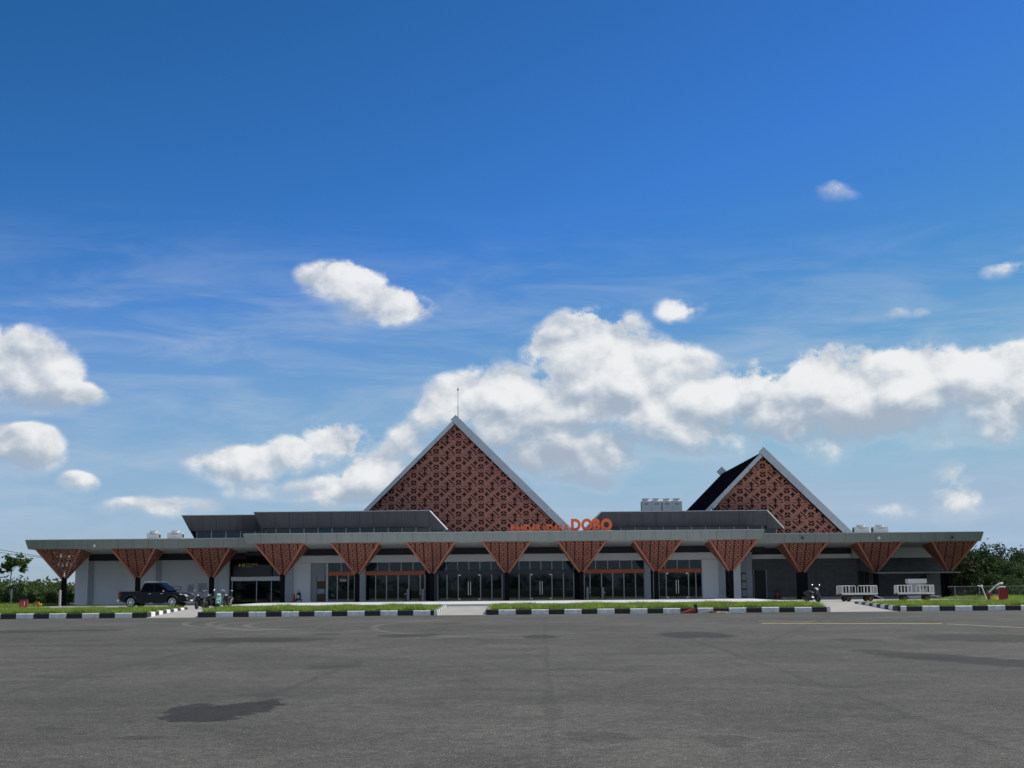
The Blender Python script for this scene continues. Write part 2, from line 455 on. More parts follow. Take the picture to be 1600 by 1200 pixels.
class MB:
    """collects simple shapes into one mesh (local coordinates)"""
    def __init__(s): s.v, s.f = [], []
    def add(s, v, f):
        b = len(s.v); s.v += [tuple(p) for p in v]; s.f += [tuple(i + b for i in q) for q in f]; return s
    def box(s, x0, x1, y0, y1, z0, z1):
        v = [(x, y, z) for x in (x0, x1) for y in (y0, y1) for z in (z0, z1)]
        return s.add(v, [(0, 1, 3, 2), (4, 6, 7, 5), (0, 4, 5, 1), (2, 3, 7, 6), (0, 2, 6, 4), (1, 5, 7, 3)])
    def tube(s, pts, r, n=6, cap=True):
        pts = [Vector(p) for p in pts]; rs = r if isinstance(r, (list, tuple)) else [r] * len(pts)
        vs, fs = [], []
        for i, p in enumerate(pts):
            d = (pts[min(i + 1, len(pts) - 1)] - pts[max(i - 1, 0)]).normalized()
            a = d.cross(Vector((0, 0, 1)) if abs(d.z) < .9 else Vector((1, 0, 0))).normalized(); b = d.cross(a)
            for k in range(n):
                t = 2 * math.pi * k / n
                vs.append(p + (a * math.cos(t) + b * math.sin(t)) * rs[i])
        for i in range(len(pts) - 1):
            for k in range(n):
                fs.append((i * n + k, i * n + (k + 1) % n, (i + 1) * n + (k + 1) % n, (i + 1) * n + k))
        if cap: fs += [tuple(range(n)), tuple(range((len(pts) - 1) * n, len(pts) * n))]
        return s.add(vs, fs)
    def lathe(s, prof, n=20, axis='z', c=(0, 0, 0), cap=True):
        """prof = [(radius, along)]"""
        vs, fs = [], []
        for (r, h) in prof:
            for k in range(n):
                t = 2 * math.pi * k / n; a, b = r * math.cos(t), r * math.sin(t)
                p = {'z': (a, b, h), 'y': (a, h, b), 'x': (h, a, b)}[axis]
                vs.append((p[0] + c[0], p[1] + c[1], p[2] + c[2]))
        for i in range(len(prof) - 1):
            for k in range(n):
                fs.append((i * n + k, i * n + (k + 1) % n, (i + 1) * n + (k + 1) % n, (i + 1) * n + k))
        if cap: fs += [tuple(range(n)), tuple(range((len(prof) - 1) * n, len(prof) * n))]
        return s.add(vs, fs)
    def prism(s, pts, a0, a1, axis='y'):
        def P(p, a): return {'y': (p[0], a, p[1]), 'x': (a, p[0], p[1]), 'z': (p[0], p[1], a)}[axis]
        n = len(pts)
        return s.add([P(p, a0) for p in pts] + [P(p, a1) for p in pts],
                     [tuple(range(n)), tuple(range(2 * n - 1, n - 1, -1))] + [(i, (i + 1) % n, n + (i + 1) % n, n + i) for i in range(n)])
    def ball(s, c, rx, ry, rz, n=10, m=6):
        vs, fs = [], []
        for i in range(m + 1):
            ph = math.pi * i / m
            for k in range(n):
                t = 2 * math.pi * k / n
                vs.append((c[0] + rx * math.sin(ph) * math.cos(t), c[1] + ry * math.sin(ph) * math.sin(t), c[2] + rz * math.cos(ph)))
        for i in range(m):
            for k in range(n):
                fs.append((i * n + k, i * n + (k + 1) % n, (i + 1) * n + (k + 1) % n, (i + 1) * n + k))
        return s.add(vs, fs)
    def build(s, name, m, parent=None, smooth=False, bevel=0.0):
        """child in the parent's local frame"""
        me = mesh(name, s.v, s.f, m)
        bm = bmesh.new(); bm.from_mesh(me)
        bmesh.ops.remove_doubles(bm, verts=bm.verts, dist=1e-5)
        bmesh.ops.recalc_face_normals(bm, faces=bm.faces)
        if bevel:
            es = [e for e in bm.edges if len(e.link_faces) == 2 and e.calc_face_angle(0) > R(35)]
            bmesh.ops.bevel(bm, geom=es, offset=bevel, segments=2, affect='EDGES', clamp_overlap=True)
        if smooth or bevel:
            for f_ in bm.faces: f_.smooth = smooth
        bm.to_mesh(me); bm.free()
        o = bpy.data.objects.new(name, me); COL.objects.link(o)
        if parent is not None: o.parent = parent
        return o
def copy_tree(o, parent=None):
    c = o.copy(); COL.objects.link(c); c.parent = parent
    for ch in [x for x in bpy.data.objects if x.parent == o]:
        copy_tree(ch, c)
    return c

# ------------------------------------------------------------------ ground
YK = 80.0                                   # face of the kerb
ZP = 0.30                                   # level of the paving and lawns behind it
ISL = [(-400.0, -20.4), (-17.6, -4.25), (-1.55, 17.6), (21.3, 400.0)]     # lawn islands between the driveways
YI = 90.0                                   # back of the islands

g = poly('ground', [(-3000, -400, -.03), (3000, -400, -.03), (3000, 4000, -.03), (-3000, 4000, -.03)], [(0, 1, 2, 3)], 'meadow')
tag(g, 'flat green land reaching to the horizon', kind='structure')
g = poly('apron', [(-260, -150, 0), (260, -150, 0), (260, YK + .1, 0), (-260, YK + .1, 0)], [(0, 1, 2, 3)], 'asphalt')
tag(g, 'worn grey asphalt apron in the foreground', kind='structure')
g = poly('pavement', [(-37, YI, ZP - .006), (33.5, YI, ZP - .006), (33.5, 150, ZP - .006), (-37, 150, ZP - .006)], [(0, 1, 2, 3)], 'concrete')
tag(g, 'concrete paving in front of the terminal', kind='structure')
for i, (a, b) in enumerate(ISL):
    far = i in (0, 3)
    x0, x1 = a + .2, b - .2
    if far:
        # near strip plus the wide lawn beyond the paving
        if i == 0:
            pts = [(x0, YK + .2), (x1, YK + .2), (x1, YI), (-37.02, YI), (-37.02, 420), (x0, 420)]
        else:
            pts = [(x0, YK + .2), (x1, YK + .2), (x1, 420), (33.52, 420), (33.52, YI), (x0, YI)]
    else:
        pts = [(x0, YK + .2), (x1, YK + .2), (x1, YI), (x0, YI)]
    o = prism('lawn', pts, -.02, ZP - .02, 'z', 'soil')
    tag(o, 'raised lawn bed behind the painted kerb', kind='structure')
for (a, b) in ((-20.4, -17.6), (-4.25, -1.55), (17.6, 21.3)):
    o = poly('driveway', [(a, YK - .35, .004), (b, YK - .35, .004), (b, YK + .1, .02), (b, YI - 1.5, ZP - .01), (b, YI + .05, ZP + .004), (a, YI + .05, ZP + .004), (a, YI - 1.5, ZP - .01), (a, YK + .1, .02)],
             [(0, 1, 2, 7), (7, 2, 3, 6), (6, 3, 4, 5)], 'concrete')
    tag(o, 'short concrete ramp between two lawns', kind='structure')
# raised white terrace with one step
TX0, TX1 = wx(357, 100), wx(1222, 100)
ZT = .425
t_ = box('terrace', TX0, TX1, 95.0, 121.0, .0, ZT, 'terrace'); tag(t_, 'white tiled terrace along the glass front', kind='structure')
o = box('step', TX0, TX1, 94.1, 95.0, .0, ZT - .075, 'concrete'); tag(o, 'low concrete step along the terrace edge', kind='structure')
# painted marking on the apron
for (a, b, w) in [((1190, 974), (1472, 974.6), .20), ((1185, 970.5), (1275, 971), .07), ((1480, 975), (1600, 981), .06)]:
    p, q = gnd(*a), gnd(*b)
    dv = (q - p).normalized(); nv = Vector((-dv.y, dv.x, 0)) * w
    o = poly('painted_line', [p - nv + Vector((0, 0, .004)), q - nv + Vector((0, 0, .004)), q + nv + Vector((0, 0, .004)), p + nv + Vector((0, 0, .004))], [(0, 1, 2, 3)], 'yellow_line')
    tag(o, 'faded yellow line painted on the apron', kind='structure')

# kerbs: every painted block is a piece
def kerb_block_mesh(m, L):
    prof = [(0, 0), (0, .25), (.035, .29), (.20, .29), (.20, 0)]
    mb = MB().prism(prof, .006, L - .006, 'x')
    return fixn(mesh('kerb_block', mb.v, mb.f, m))
WL, BL = .965, .865
KM = {('w', WL): kerb_block_mesh('white_paint', WL), ('b', BL): kerb_block_mesh('black_paint', BL)}
def kerb_mesh(c, L):
    k = (c, round(L, 3))
    if k not in KM: KM[k] = kerb_block_mesh('white_paint' if c == 'w' else 'black_paint', L)
    return KM[k]
def kerb_run(parent, x0, x1, wstart):
    """front run along X at the kerb face; wstart = X where one white block begins"""
    per = WL + BL
    k = math.floor((x0 - wstart) / per) - 1
    while True:
        s = wstart + k * per
        if s > x1: break
        for (c, a, L) in (('w', s, WL), ('b', s + WL, BL)):
            lo, hi = max(a, x0), min(a + L, x1)
            if hi - lo > .06:
                LL = L if hi - lo > L - .01 else hi - lo
                o = link('kerb_block', kerb_mesh(c, LL), parent, (lo, YK + rng.uniform(-.01, .01), rng.uniform(-.012, .004)))
        k += 1
def kerb_return(parent, x, face, y0, y1, first='b'):
    """run going back from the kerb line; face=+1 faces right"""
    y, c = y0, first
    while y < y1 - .2:
        L = min(.9, y1 - y)
        zz = max(0.0, min(1.0, (y - YK) / 8.5)) * .14
        o = link('kerb_block', kerb_mesh(c, L), parent, (x, y if face > 0 else y + L, zz))
        o.rotation_euler = (0, 0, R(90) if face > 0 else R(-90))
        y += L; c = 'w' if c == 'b' else 'b'
KL = ['black and white painted kerb left of the parked pickup driveway', 'black and white painted kerb between the left and middle driveways',
      'black and white painted kerb right of the middle driveway', 'black and white painted kerb in front of the baggage carts']
for i, (a, b) in enumerate(ISL):
    kr = empty('kerb', (max(a, -60) if i == 0 else a, YK, 0))
    tag(kr, KL[i], kind='structure')
    lo, hi = max(a, -60.0), min(b, 62.0)
    kerb_run(kr, lo + (.2 if i else 0), hi - (.2 if i < 3 else 0), wx([179.4, 337, 779, 1390][i], YK, 960))
    if i < 3: kerb_return(kr, b, 1, YK + .02, YI, 'b' if i == 0 else 'w')
    if i > 0: kerb_return(kr, a, -1, YK + .02, YI, 'b')

# ------------------------------------------------------------------ terminal building
TB = empty('terminal_building', (-.56, 118, ZP))
tag(TB, 'long low airport terminal with red patterned gables and grey canopies', 'building')
XC = -.56

def fascia(parent, x0, x1, yf, zb, zt, m, pw=1.19, lean=.18, flare=(.2, .2), name='fascia_panel'):
    """row of leaning cladding panels; joints 18 mm wide; flare = how far the ends lean out at the top"""
    n = max(1, round((x1 - x0) / pw)); w = (x1 - x0) / n
    shared = None
    for i in range(n):
        a, b = x0 + i * w + .009, x0 + (i + 1) * w - .009
        fl = -flare[0] if i == 0 else 0; fr = flare[1] if i == n - 1 else 0
        if fl == 0 and fr == 0 and shared is not None:
            link(name, shared, parent, (a, yf, zb)); continue
        W = b - a
        v = [(0, lean, 0), (W, lean, 0), (W, lean + .12, 0), (0, lean + .12, 0), (fl, 0, zt - zb), (W + fr, 0, zt - zb), (W + fr, .12, zt - zb), (fl, .12, zt - zb)]
        me = fixn(mesh(name, v, [(0, 1, 2, 3), (4, 5, 6, 7), (0, 1, 5, 4), (1, 2, 6, 5), (2, 3, 7, 6), (3, 0, 4, 7)], m))
        if fl == 0 and fr == 0: shared = me
        link(name, me, parent, (a, yf, zb))

def canopy(x0, x1, yf, yw, zb, zt, drop, ends):
    c = empty('canopy', parent=TB)
    fascia(c, x0, x1, yf, zb, zt, 'fascia', flare=tuple(.22 if e else 0 for e in ends))
    il, ir = (1.5 if ends[0] else 0), (1.5 if ends[1] else 0)
    yb = yf + .22
    # body: roof deck, end cheeks and soffit in one solid
    v = [(x0 + .03, yb, zb + .01), (x1 - .03, yb, zb + .01), (x1 - ir, yw, zb - drop), (x0 + il, yw, zb - drop),
         (x0 + .03, yb + 9, zb + .01), (x1 - .03, yb + 9, zb + .01),
         (x0 + .03, yf + .14, zt - .06), (x1 - .03, yf + .14, zt - .06), (x1 - .03, yb + 9, zt - .06), (x0 + .03, yb + 9, zt - .06)]
    poly('soffit', v, [(0, 1, 2, 3), (0, 3, 4), (1, 5, 2), (3, 2, 5, 4), (6, 7, 8, 9), (0, 1, 7, 6), (4, 5, 8, 9), (0, 4, 9, 6), (1, 5, 8, 7)], 'soffit', c)
    # bright drip flashing along the upper edge
    box('flashing', x0 - .15, x1 + .15, yf - .03, yf + .25, zt + .004, zt + .05, 'barge', c)
    # side fascia of the free ends
    for e, xx, s in ((ends[0], x0, -1), (ends[1], x1, 1)):
        if e:
            poly('fascia_return', [(xx, yf + .2, zb), (xx, yb + 9, zb), (xx + s * .22, yb + 9, zt), (xx + s * .22, yf + .02, zt), (xx - s * .06, yf + .32, zb), (xx - s * .06, yb + 9, zb), (xx, yb + 9, zt), (xx, yf + .16, zt)],
                 [(0, 1, 2, 3), (4, 5, 6, 7), (0, 1, 5, 4), (2, 3, 7, 6), (0, 3, 7, 4), (1, 2, 6, 5)], 'fascia', c)
    return c
YW_C, YW_S = 119.0, 120.5                   # glass front / side walls
YCC, YCS = 115.1, 116.6                     # column rows
CX = [XC + 6.0 * k for k in range(-6, 7)]
LX0, RX1 = wx(41, 114.6), wx(1537, 114.6)
CX0, CX1 = wx(383, 112.9), wx(1193, 112.9)
ZB_C, ZT_C, ZB_S, ZT_S = 5.08, 5.79, 4.82, 5.53
canopy(CX0, CX1, 112.7, YW_C, ZB_C, ZT_C, .36, (True, True))
canopy(LX0, CX0 + 1.5, 114.5, YW_S, ZB_S, ZT_S, .34, (True, False))
canopy(CX1 - 1.5, RX1, 114.5, YW_S, ZB_S, ZT_S, .34, (False, True))

# --- the ornament cell: 400 x 280 units, cut-outs as real holes
def cell_polys():
    H = []
    def cross(cx, cy, r=39, w=9, e=19):
        H.append([(cx + x, cy + y) for (x, y) in [(-e, -r), (e, -r), (w, -w), (r, -e), (r, e), (w, w), (e, r), (-e, r), (-w, w), (-r, e), (-r, -e), (-w, -w)]])
    cross(100, 0); cross(300, 0); cross(200, 93); cross(200, -93)
    for s in (1, -1):
        H.append([(4, s * 20), (38, s * 30), (54, s * 62), (46, s * 78), (22, s * 66), (4, s * 44)])
        H.append([(-4, s * 20), (-4, s * 44), (-22, s * 66), (-46, s * 78), (-54, s * 62), (-38, s * 30)])
        H.append([(-50, s * 122), (0, s * 96), (50, s * 122), (48, s * 96), (0, s * 64), (-48, s * 96)])
        H.append([(0, s * 137), (9, s * 122), (0, s * 108), (-9, s * 122)])
    def bar(x0, y0, x1, y1, w):
        L = math.hypot(x1 - x0, y1 - y0); nx, ny = -(y1 - y0) / L * w, (x1 - x0) / L * w
        H.append([(x0 + nx, y0 + ny), (x1 + nx, y1 + ny), (x1 - nx, y1 - ny), (x0 - nx, y0 - ny)])
    bar(82, 112, 184, 28, 12); bar(216, -12, 318, -104, 10); H.append([(310, -106), (322, -96), (326, -124), (312, -128)])
    bar(105, -105, 168, -52, 3.5); bar(232, 50, 296, 104, 3.5)
    bar(246, -132, 290, -132, 4); bar(110, 132, 150, 132, 4)
    return H
HOLES = cell_polys()
def cell_flat(sub=None):
    outer = [(-60, -140), (340, -140), (340, 140), (-60, 140)]
    loops = [outer] + HOLES
    flat = [p for l in loops for p in l]
    tris = tessellate_polygon([[Vector((p[0], p[1], 0)) for p in l] for l in loops])
    return flat, [tuple(t) for t in tris]
CELL_V, CELL_T = cell_flat()
def small_cell():
    H = []
    for s in (1, -1):
        H.append([(0, s * 12), (40, s * 26), (58, s * 70), (34, s * 78), (52, s * 118), (0, s * 134), (-52, s * 118), (-34, s * 78), (-58, s * 70), (-40, s * 26)])
        H.append([(200 + x, s * 90 + y) for (x, y) in ((-42, -18), (-14, -14), (-14, -40), (14, -40), (14, -14), (42, -18), (42, 18), (14, 14), (14, 40), (-14, 40), (-14, 14), (-42, 18))])
    for cx in (105, 295):
        H.append([(cx + x, y) for (x, y) in ((-34, -16), (-10, -10), (-16, -36), (16, -36), (10, -10), (34, -16), (34, 16), (10, 10), (16, 36), (-16, 36), (-10, 10), (-34, 16))])
    for (x, y) in ((118, 96), (282, -96)):
        H.append([(x - 30, y - 26), (x - 14, y - 34), (x + 32, y + 22), (x + 18, y + 32)])
    for (x, y) in ((118, -96), (282, 96)):
        H.append([(x - 26, y + 30), (x + 26, y - 34), (x + 34, y - 26), (x - 16, y + 36)])
    return H
_big = HOLES
HOLES = small_cell(); SMALL = cell_flat(); HOLES = _big
def screen_mesh(name, cells, sx, sz, planes, thick, m, cell=None):
    """cells = [(ox, oz)] origins (metres) of ornament cells in the x-z plane; planes = clip planes (co, normal outward)"""
    bm = bmesh.new()
    for (ox, oz) in cells:
        cv, ct = cell or (CELL_V, CELL_T)
        vs = [bm.verts.new((ox + p[0] * sx, 0, oz + p[1] * sz)) for p in cv]
        for t in ct:
            try: bm.faces.new([vs[i] for i in t])
            except ValueError: pass
    for (co, no) in planes:
        bmesh.ops.bisect_plane(bm, geom=bm.verts[:] + bm.edges[:] + bm.faces[:], plane_co=co, plane_no=no, clear_outer=True, dist=1e-5)
    if not bm.faces:
        bm.free(); return None
    bmesh.ops.remove_doubles(bm, verts=bm.verts, dist=1e-4)
    for f_ in bm.faces:
        f_.normal_update()
        if f_.normal.y > 0: f_.normal_flip()
    r = bmesh.ops.extrude_face_region(bm, geom=bm.faces[:])
    bmesh.ops.translate(bm, vec=(0, thick, 0), verts=[v for v in r['geom'] if isinstance(v, bmesh.types.BMVert)])
    bmesh.ops.recalc_face_normals(bm, faces=bm.faces)
    me = bpy.data.meshes.new(name); bm.to_mesh(me); bm.free(); me.materials.append(MATS[m])
    return me

# --- inverted pyramid capitals on black columns
def pyramid_meshes(w, h):
    """sloping face drawn in its own plane: u along the top edge, v up the slope; apex (stub) at origin"""
    sl = math.hypot(h, w / 2); stub = .16
    k = .00168
    cells = []
    for r in range(-1, 9):
        for c in range(-5, 5):
            cells.append((c * 400 * k + (200 - 140) * k, r * 280 * k + .1))
    nl = Vector((-sl, 0, -(w / 2 - stub))).normalized(); nr = Vector((sl, 0, -(w / 2 - stub))).normalized()
    planes = [((-stub, 0, 0), nl), ((stub, 0, 0), nr), ((0, 0, 0), (0, 0, -1)), ((0, 0, sl), (0, 0, 1))]
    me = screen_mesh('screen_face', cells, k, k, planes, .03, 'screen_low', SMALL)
    return me, sl, stub
def capital(x, y, zt, ztip, w, pm, colw):
    me, sl, stub = pm
    h = zt - ztip
    c = empty('column_capital', parent=TB)
    tilt = math.atan2(w / 2 - stub, h)
    for k in range(4):
        a = k * math.pi / 2
        # face plane leans outward going up
        o = link('screen_face', me, c, (x + math.sin(a) * stub, y - math.cos(a) * stub, ztip))
        o.rotation_mode = 'XYZ'
        o.rotation_euler = (tilt, 0, a)
        cs = [(-1, -1), (1, -1), (1, 1), (-1, 1)][k]
        p0 = Vector((x + cs[0] * stub, y + cs[1] * stub, ztip)); p1 = Vector((x + cs[0] * w / 2, y + cs[1] * w / 2, zt))
        mb = MB().tube([p0 - off(c), p1 - off(c)], .105, 4)
        mb.build('edge_trim', 'trim', c)
    if x > CX[0] + 1:
        # added dark liner that stands in for the shade behind the cut-outs
        i0, i1 = stub - .06, w / 2 - .14
        lv = [(x + a_ * i0, y + b_ * i0, ztip + .12) for a_, b_ in ((-1, -1), (1, -1), (1, 1), (-1, 1))] + [(x + a_ * i1, y + b_ * i1, zt - .02) for a_, b_ in ((-1, -1), (1, -1), (1, 1), (-1, 1))]
        poly('shade_liner', lv, [(0, 1, 2, 3), (4, 5, 6, 7), (0, 1, 5, 4), (1, 2, 6, 5), (2, 3, 7, 6), (3, 0, 4, 7)], 'backing', c)
    mb = MB(); q = off(c)
    mb.box(x - stub - .02 - q.x, x + stub + .02 - q.x, y - stub - .02 - q.y, y + stub + .02 - q.y, ztip - .10 - q.z, ztip + .04 - q.z)
    mb.build('tip_collar', 'column_black', c)
    box('column', x - colw / 2, x + colw / 2, y - .17, y + .17, (ZT if abs(x - XC) < 19 else ZP) - .02, ztip - .08, 'column_black', TB)
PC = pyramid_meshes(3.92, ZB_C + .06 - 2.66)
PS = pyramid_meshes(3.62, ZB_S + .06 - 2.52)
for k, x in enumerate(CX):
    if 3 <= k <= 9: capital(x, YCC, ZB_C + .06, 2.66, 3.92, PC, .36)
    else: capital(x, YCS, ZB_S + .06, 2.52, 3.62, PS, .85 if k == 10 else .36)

# --- front walls
def bx(name, p0, p1, Y0, Y1, z0, z1, m, parent):
    """box whose x extent is given by two photo columns read at depth Y0"""
    return box(name, wx(p0, Y0), wx(p1, Y0), Y0, Y1, z0, z1, m, parent)
fw = empty('front_wall', parent=TB)
SH = ZB_S - .34                             # height where the side soffits meet the wall
bx('wall_pier', 117, 137, YW_S - .35, YW_S + .4, ZP, SH - .02, 'pale_wall', fw)
bx('wall_strip', 137.5, 146, YW_S - .1, YW_S + .3, ZP, SH - .5, 'grey_wall', fw)
bx('wall_panel', 146.3, 243, YW_S, YW_S + .3, ZP, SH - .5, 'pale_wall', fw)
bx('wall_strip', 243.3, 252, YW_S - .1, YW_S + .3, ZP, SH - .5, 'grey_wall', fw)
bx('wall_panel', 252.3, 341, YW_S, YW_S + .3, ZP, SH - .5, 'pale_wall', fw)
bx('wall_panel', 341.3, 358, YW_S - .25, YW_S + .3, ZP, SH - .5, 'pale_wall', fw)
bx('dark_beam', 138, 385, YW_S - .45, YW_S - .05, SH - .52, SH + .2, 'dark_beam', fw)
bx('wall_end', 117.4, 119.4, YW_S + .42, 146, ZP, SH, 'white_wall', fw)
# centre: band beam, white frieze
HC = ZB_C - .36
bx('dark_beam', 385, 1196, YW_C - .4, YW_C - .02, HC - .50, HC + .2, 'dark_beam', fw)
bx('frieze', 458, 1160, YW_C - .10, YW_C + .25, 3.60, HC - .52, 'white_wall', fw)
# entrance recess on the left
YE = YW_C + 1.0
bx('entrance_beam', 361, 446, YE - .45, YE - .1, 2.18, 2.52, 'white_wall', fw)
bx('entrance_ceiling', 359, 458, YW_C - .05, YE + 1.0, HC - .1, HC, 'dark_beam', fw)
bx('entrance_back', 359, 458, YE + 3.2, YE + 3.4, ZT, HC, 'dark_beam', fw)
for (a, b) in ((364, 368), (366, 401), (401.5, 424), (424.5, 438)):
    bx('pane', a, b, YE, YE + .03, ZT + .03, 2.17, 'glass', fw)
for p in (362.6, 401, 424, 438.5):
    bx('mullion', p - .7, p + .7, YE - .05, YE + .08, ZT, 2.18, 'mullion', fw)
bx('sign_board', 363.5, 424, YE - .62, YE - .52, 2.56, 3.50, 'sign_black', fw)
bx('pane', 425, 446, YE - .3, YE - .27, 2.53, 3.55, 'glass_upper', fw)
bx('wall_pier', 445.2, 457.4, YW_C - .45, YW_C + .3, ZT, HC - .52, 'grey_wall', fw)
bx('wall_panel', 457.6, 485, YW_C - .2, YW_C + .3, ZT, 3.59, 'white_wall', fw)
bx('wall_panel', 485.3, 509.5, YW_C + .35, YW_C + .6, ZT, 3.59, 'grey_wall', fw)
bx('wall_pier', 509.7, 511.8, YW_C - .12, YW_C + .3, ZT, 3.59, 'white_wall', fw)
dl = bx('service_door', 495, 508, YW_C + .28, YW_C + .34, ZT, 2.50, 'louvre', fw)
for k in range(4):
    z0 = ZT + .12 + k * .52
    bx('door_panel', 496, 507, YW_C + .22, YW_C + .275, z0, z0 + .40, 'grey_wall' if k % 2 else 'rust', fw)
# glass bays: (first px, last px, pane px, orange transom?, door slots)
BAYS = [(512, 554, [512, 527, 544, 554], True, ()), (571, 664, [571, 587, 604, 622, 639, 656.5, 664], True, ()),
        (680, 785, [684, 698.5, 716, 751, 768.5, 784.5], False, (2,)), (794, 897, [794, 811, 828.5, 862.5, 880.5, 896.5], False, (2,)),
        (912, 1007, [913, 922, 940, 957.5, 975, 993, 1007], True, ()), (1021, 1097, [1021, 1029.5, 1041, 1076, 1087.5, 1097], True, (2,))]
TZ0, TZ1 = 2.55, 2.88
for bi, (p0, p1, ps, orange, doors) in enumerate(BAYS):
    gb = empty('glass_bay', parent=TB)
    for i in range(len(ps) - 1):
        a, b = ps[i] + .5, ps[i + 1] - .5
        bx('pane', a, b, YW_C, YW_C + .03, ZT + .05, TZ0, 'glass', gb)
        if i in doors:
            mid = (a + b) / 2
            bx('mullion', mid - .3, mid + .3, YW_C - .03, YW_C - .004, ZT + .05, TZ0, 'sign_black', gb)
            for s in (-1, 1):
                q = at(mid + s * 1.8, 920, YW_C - .12)
                MB().tube([(q.x - off(gb).x, q.y - off(gb).y, .85 - ZP), (q.x - off(gb).x, q.y - off(gb).y, 1.95 - ZP)], .022, 6).build('pull_handle', 'chrome', gb)
            for pz in (a + 1.5, b - 1.5):
                bx('hinge_plate', pz - 1.6, pz + 1.6, YW_C - .04, YW_C - .003, TZ0 - .10, TZ0 - .02, 'chrome', gb)
                bx('hinge_plate', pz - 1.6, pz + 1.6, YW_C - .04, YW_C - .003, ZT + .06, ZT + .13, 'chrome', gb)
    for p in ps:
        bx('mullion', p - .75, p + .75, YW_C - .05, YW_C + .07, ZT, TZ0, 'mullion', gb)
    bx('sill', p0, p1, YW_C - .06, YW_C - .002, ZT - .01, ZT + .05, 'mullion', gb)
    bx('transom', p0, p1, YW_C - .09, YW_C + .05, TZ0 + .004, TZ1, 'orange' if orange else 'fascia_dark', gb)
    # upper lights, evenly spaced
    n = max(2, round((p1 - p0) / 17.4)); st = (p1 - p0) / n
    for i in range(n):
        bx('upper_pane', p0 + i * st + .5, p0 + (i + 1) * st - .5, YW_C + .01, YW_C + .04, TZ1 + .02, 3.60, 'glass_upper', gb)
    for i in range(n + 1):
        bx('upper_mullion', p0 + i * st - .6, p0 + i * st + .6, YW_C - .03, YW_C + .06, TZ1 + .003, 3.60, 'mullion', gb)
# piers between the bays
for (a, b, m) in [(554.5, 561, 'column_black'), (561.3, 570.3, 'grey_wall'), (665, 671, 'column_black'), (671.3, 683, 'fascia_dark'), (785.5, 793.5, 'fascia_dark'),
                  (897.5, 905, 'column_black'), (905.3, 911.5, 'fascia_dark'), (1007.7, 1017, 'grey_wall'), (1017.2, 1020.5, 'column_black')]:
    bx('pier', a, b, YW_C - .14, YW_C + .3, ZT, 3.60, m, fw)
bx('wall_panel', 1097.6, 1124, YW_C - .2, YW_C + .3, ZT, 3.59, 'white_wall', fw)
bx('wall_pier', 1124.3, 1134, YW_C - .35, YW_C + .3, ZT, 3.59, 'grey_wall', fw)
bx('wall_pier', 1141.5, 1158, YW_C - .3, YW_C + .3, ZT, HC - .5, 'white_wall', fw)
bx('wall_panel', 1158.2, 1176, YW_C + .6, YW_C + .9, ZT, HC - .5, 'grey_wall', fw)
bx('service_door', 1158.5, 1166.5, YW_C + .5, YW_C + .59, ZT, 2.5, 'louvre', fw)
for k in range(3):
    z0 = ZT + .12 + k * .66
    bx('door_panel', 1159.5, 1165.8, YW_C + .44, YW_C + .495, z0, z0 + .52, 'grey_wall', fw)
# right: slate tiled wall, pale beam, dark band
bx('slate_wall', 1174, 1341, YW_S - .2, YW_S + .3, ZP, 3.62, 'slate_tile', fw)
bx('slate_wall', 1341.3, 1474, YW_S + .3, YW_S + .6, ZP, 3.62, 'slate_tile', fw)
bx('slate_pier', 1448.3, 1474.5, YW_S - .9, YW_S + .29, ZP, 2.25, 'slate_tile', fw)
bx('pale_beam', 1160, 1332, YW_S - .42, YW_S + .3, 3.64, 4.00, 'white_wall', fw)
bx('dark_beam', 1160, 1332, YW_S - .5, YW_S - .05, 4.004, SH + .2, 'dark_beam', fw)
bx('pale_beam', 1332.4, 1474, YW_S - .1, YW_S + .5, 3.64, SH + .1, 'white_wall', fw)
bx('service_door', 1179, 1197, YW_S - .27, YW_S - .205, ZP, 2.68, 'dark_beam', fw)
bx('door_frame', 1197.2, 1198.4, YW_S - .29, YW_S - .205, ZP, 2.74, 'grey_wall', fw)
bx('door_frame', 1177.6, 1178.8, YW_S - .29, YW_S - .205, ZP, 2.74, 'grey_wall', fw)
for (a, b) in ((1329, 1334), (1337, 1342), (1345, 1350), (1353, 1358)):
    bx('louvre_slat', a, b, YW_S + .16, YW_S + .295, ZP + .1, 2.5, 'dark_beam', fw)
bx('plinth', 1222, 1480, YW_S - 3.2, YW_S - .91, ZP - .02, ZP + .16, 'concrete', fw)
bx('column', 1472, 1481, YCS + .2, YCS + .55, ZP, 2.45, 'column_black', fw)
# lean-to sheet over the baggage bay
q0, q1 = at(1370, 893, 114.0), at(1500, 893, 114.0)
sheet = MB(); nrib = 64; zz0 = wz(1430, 895.5, 114.0)
vs = []
for i in range(nrib + 1):
    x = q0.x + (q1.x - q0.x) * i / nrib - off(TB).x
    h = .018 if i % 2 else -.018
    for (yy, z) in ((113.6, zz0), (113.6, zz0 + .03), (YW_S - .25, zz0 + .28), (YW_S - .25, zz0 + .31)):
        vs.append((x, yy - off(TB).y, z + h - off(TB).z))
fs = []
for i in range(nrib):
    a, b = 4 * i, 4 * i + 4
    fs += [(a, b, b + 1, a + 1), (a + 1, b + 1, b + 3, a + 3), (a, a + 2, b + 2, b), (a + 2, b + 2, b + 3, a + 3)]
sheet.add(vs, fs).build('awning_sheet', 'galv', TB)
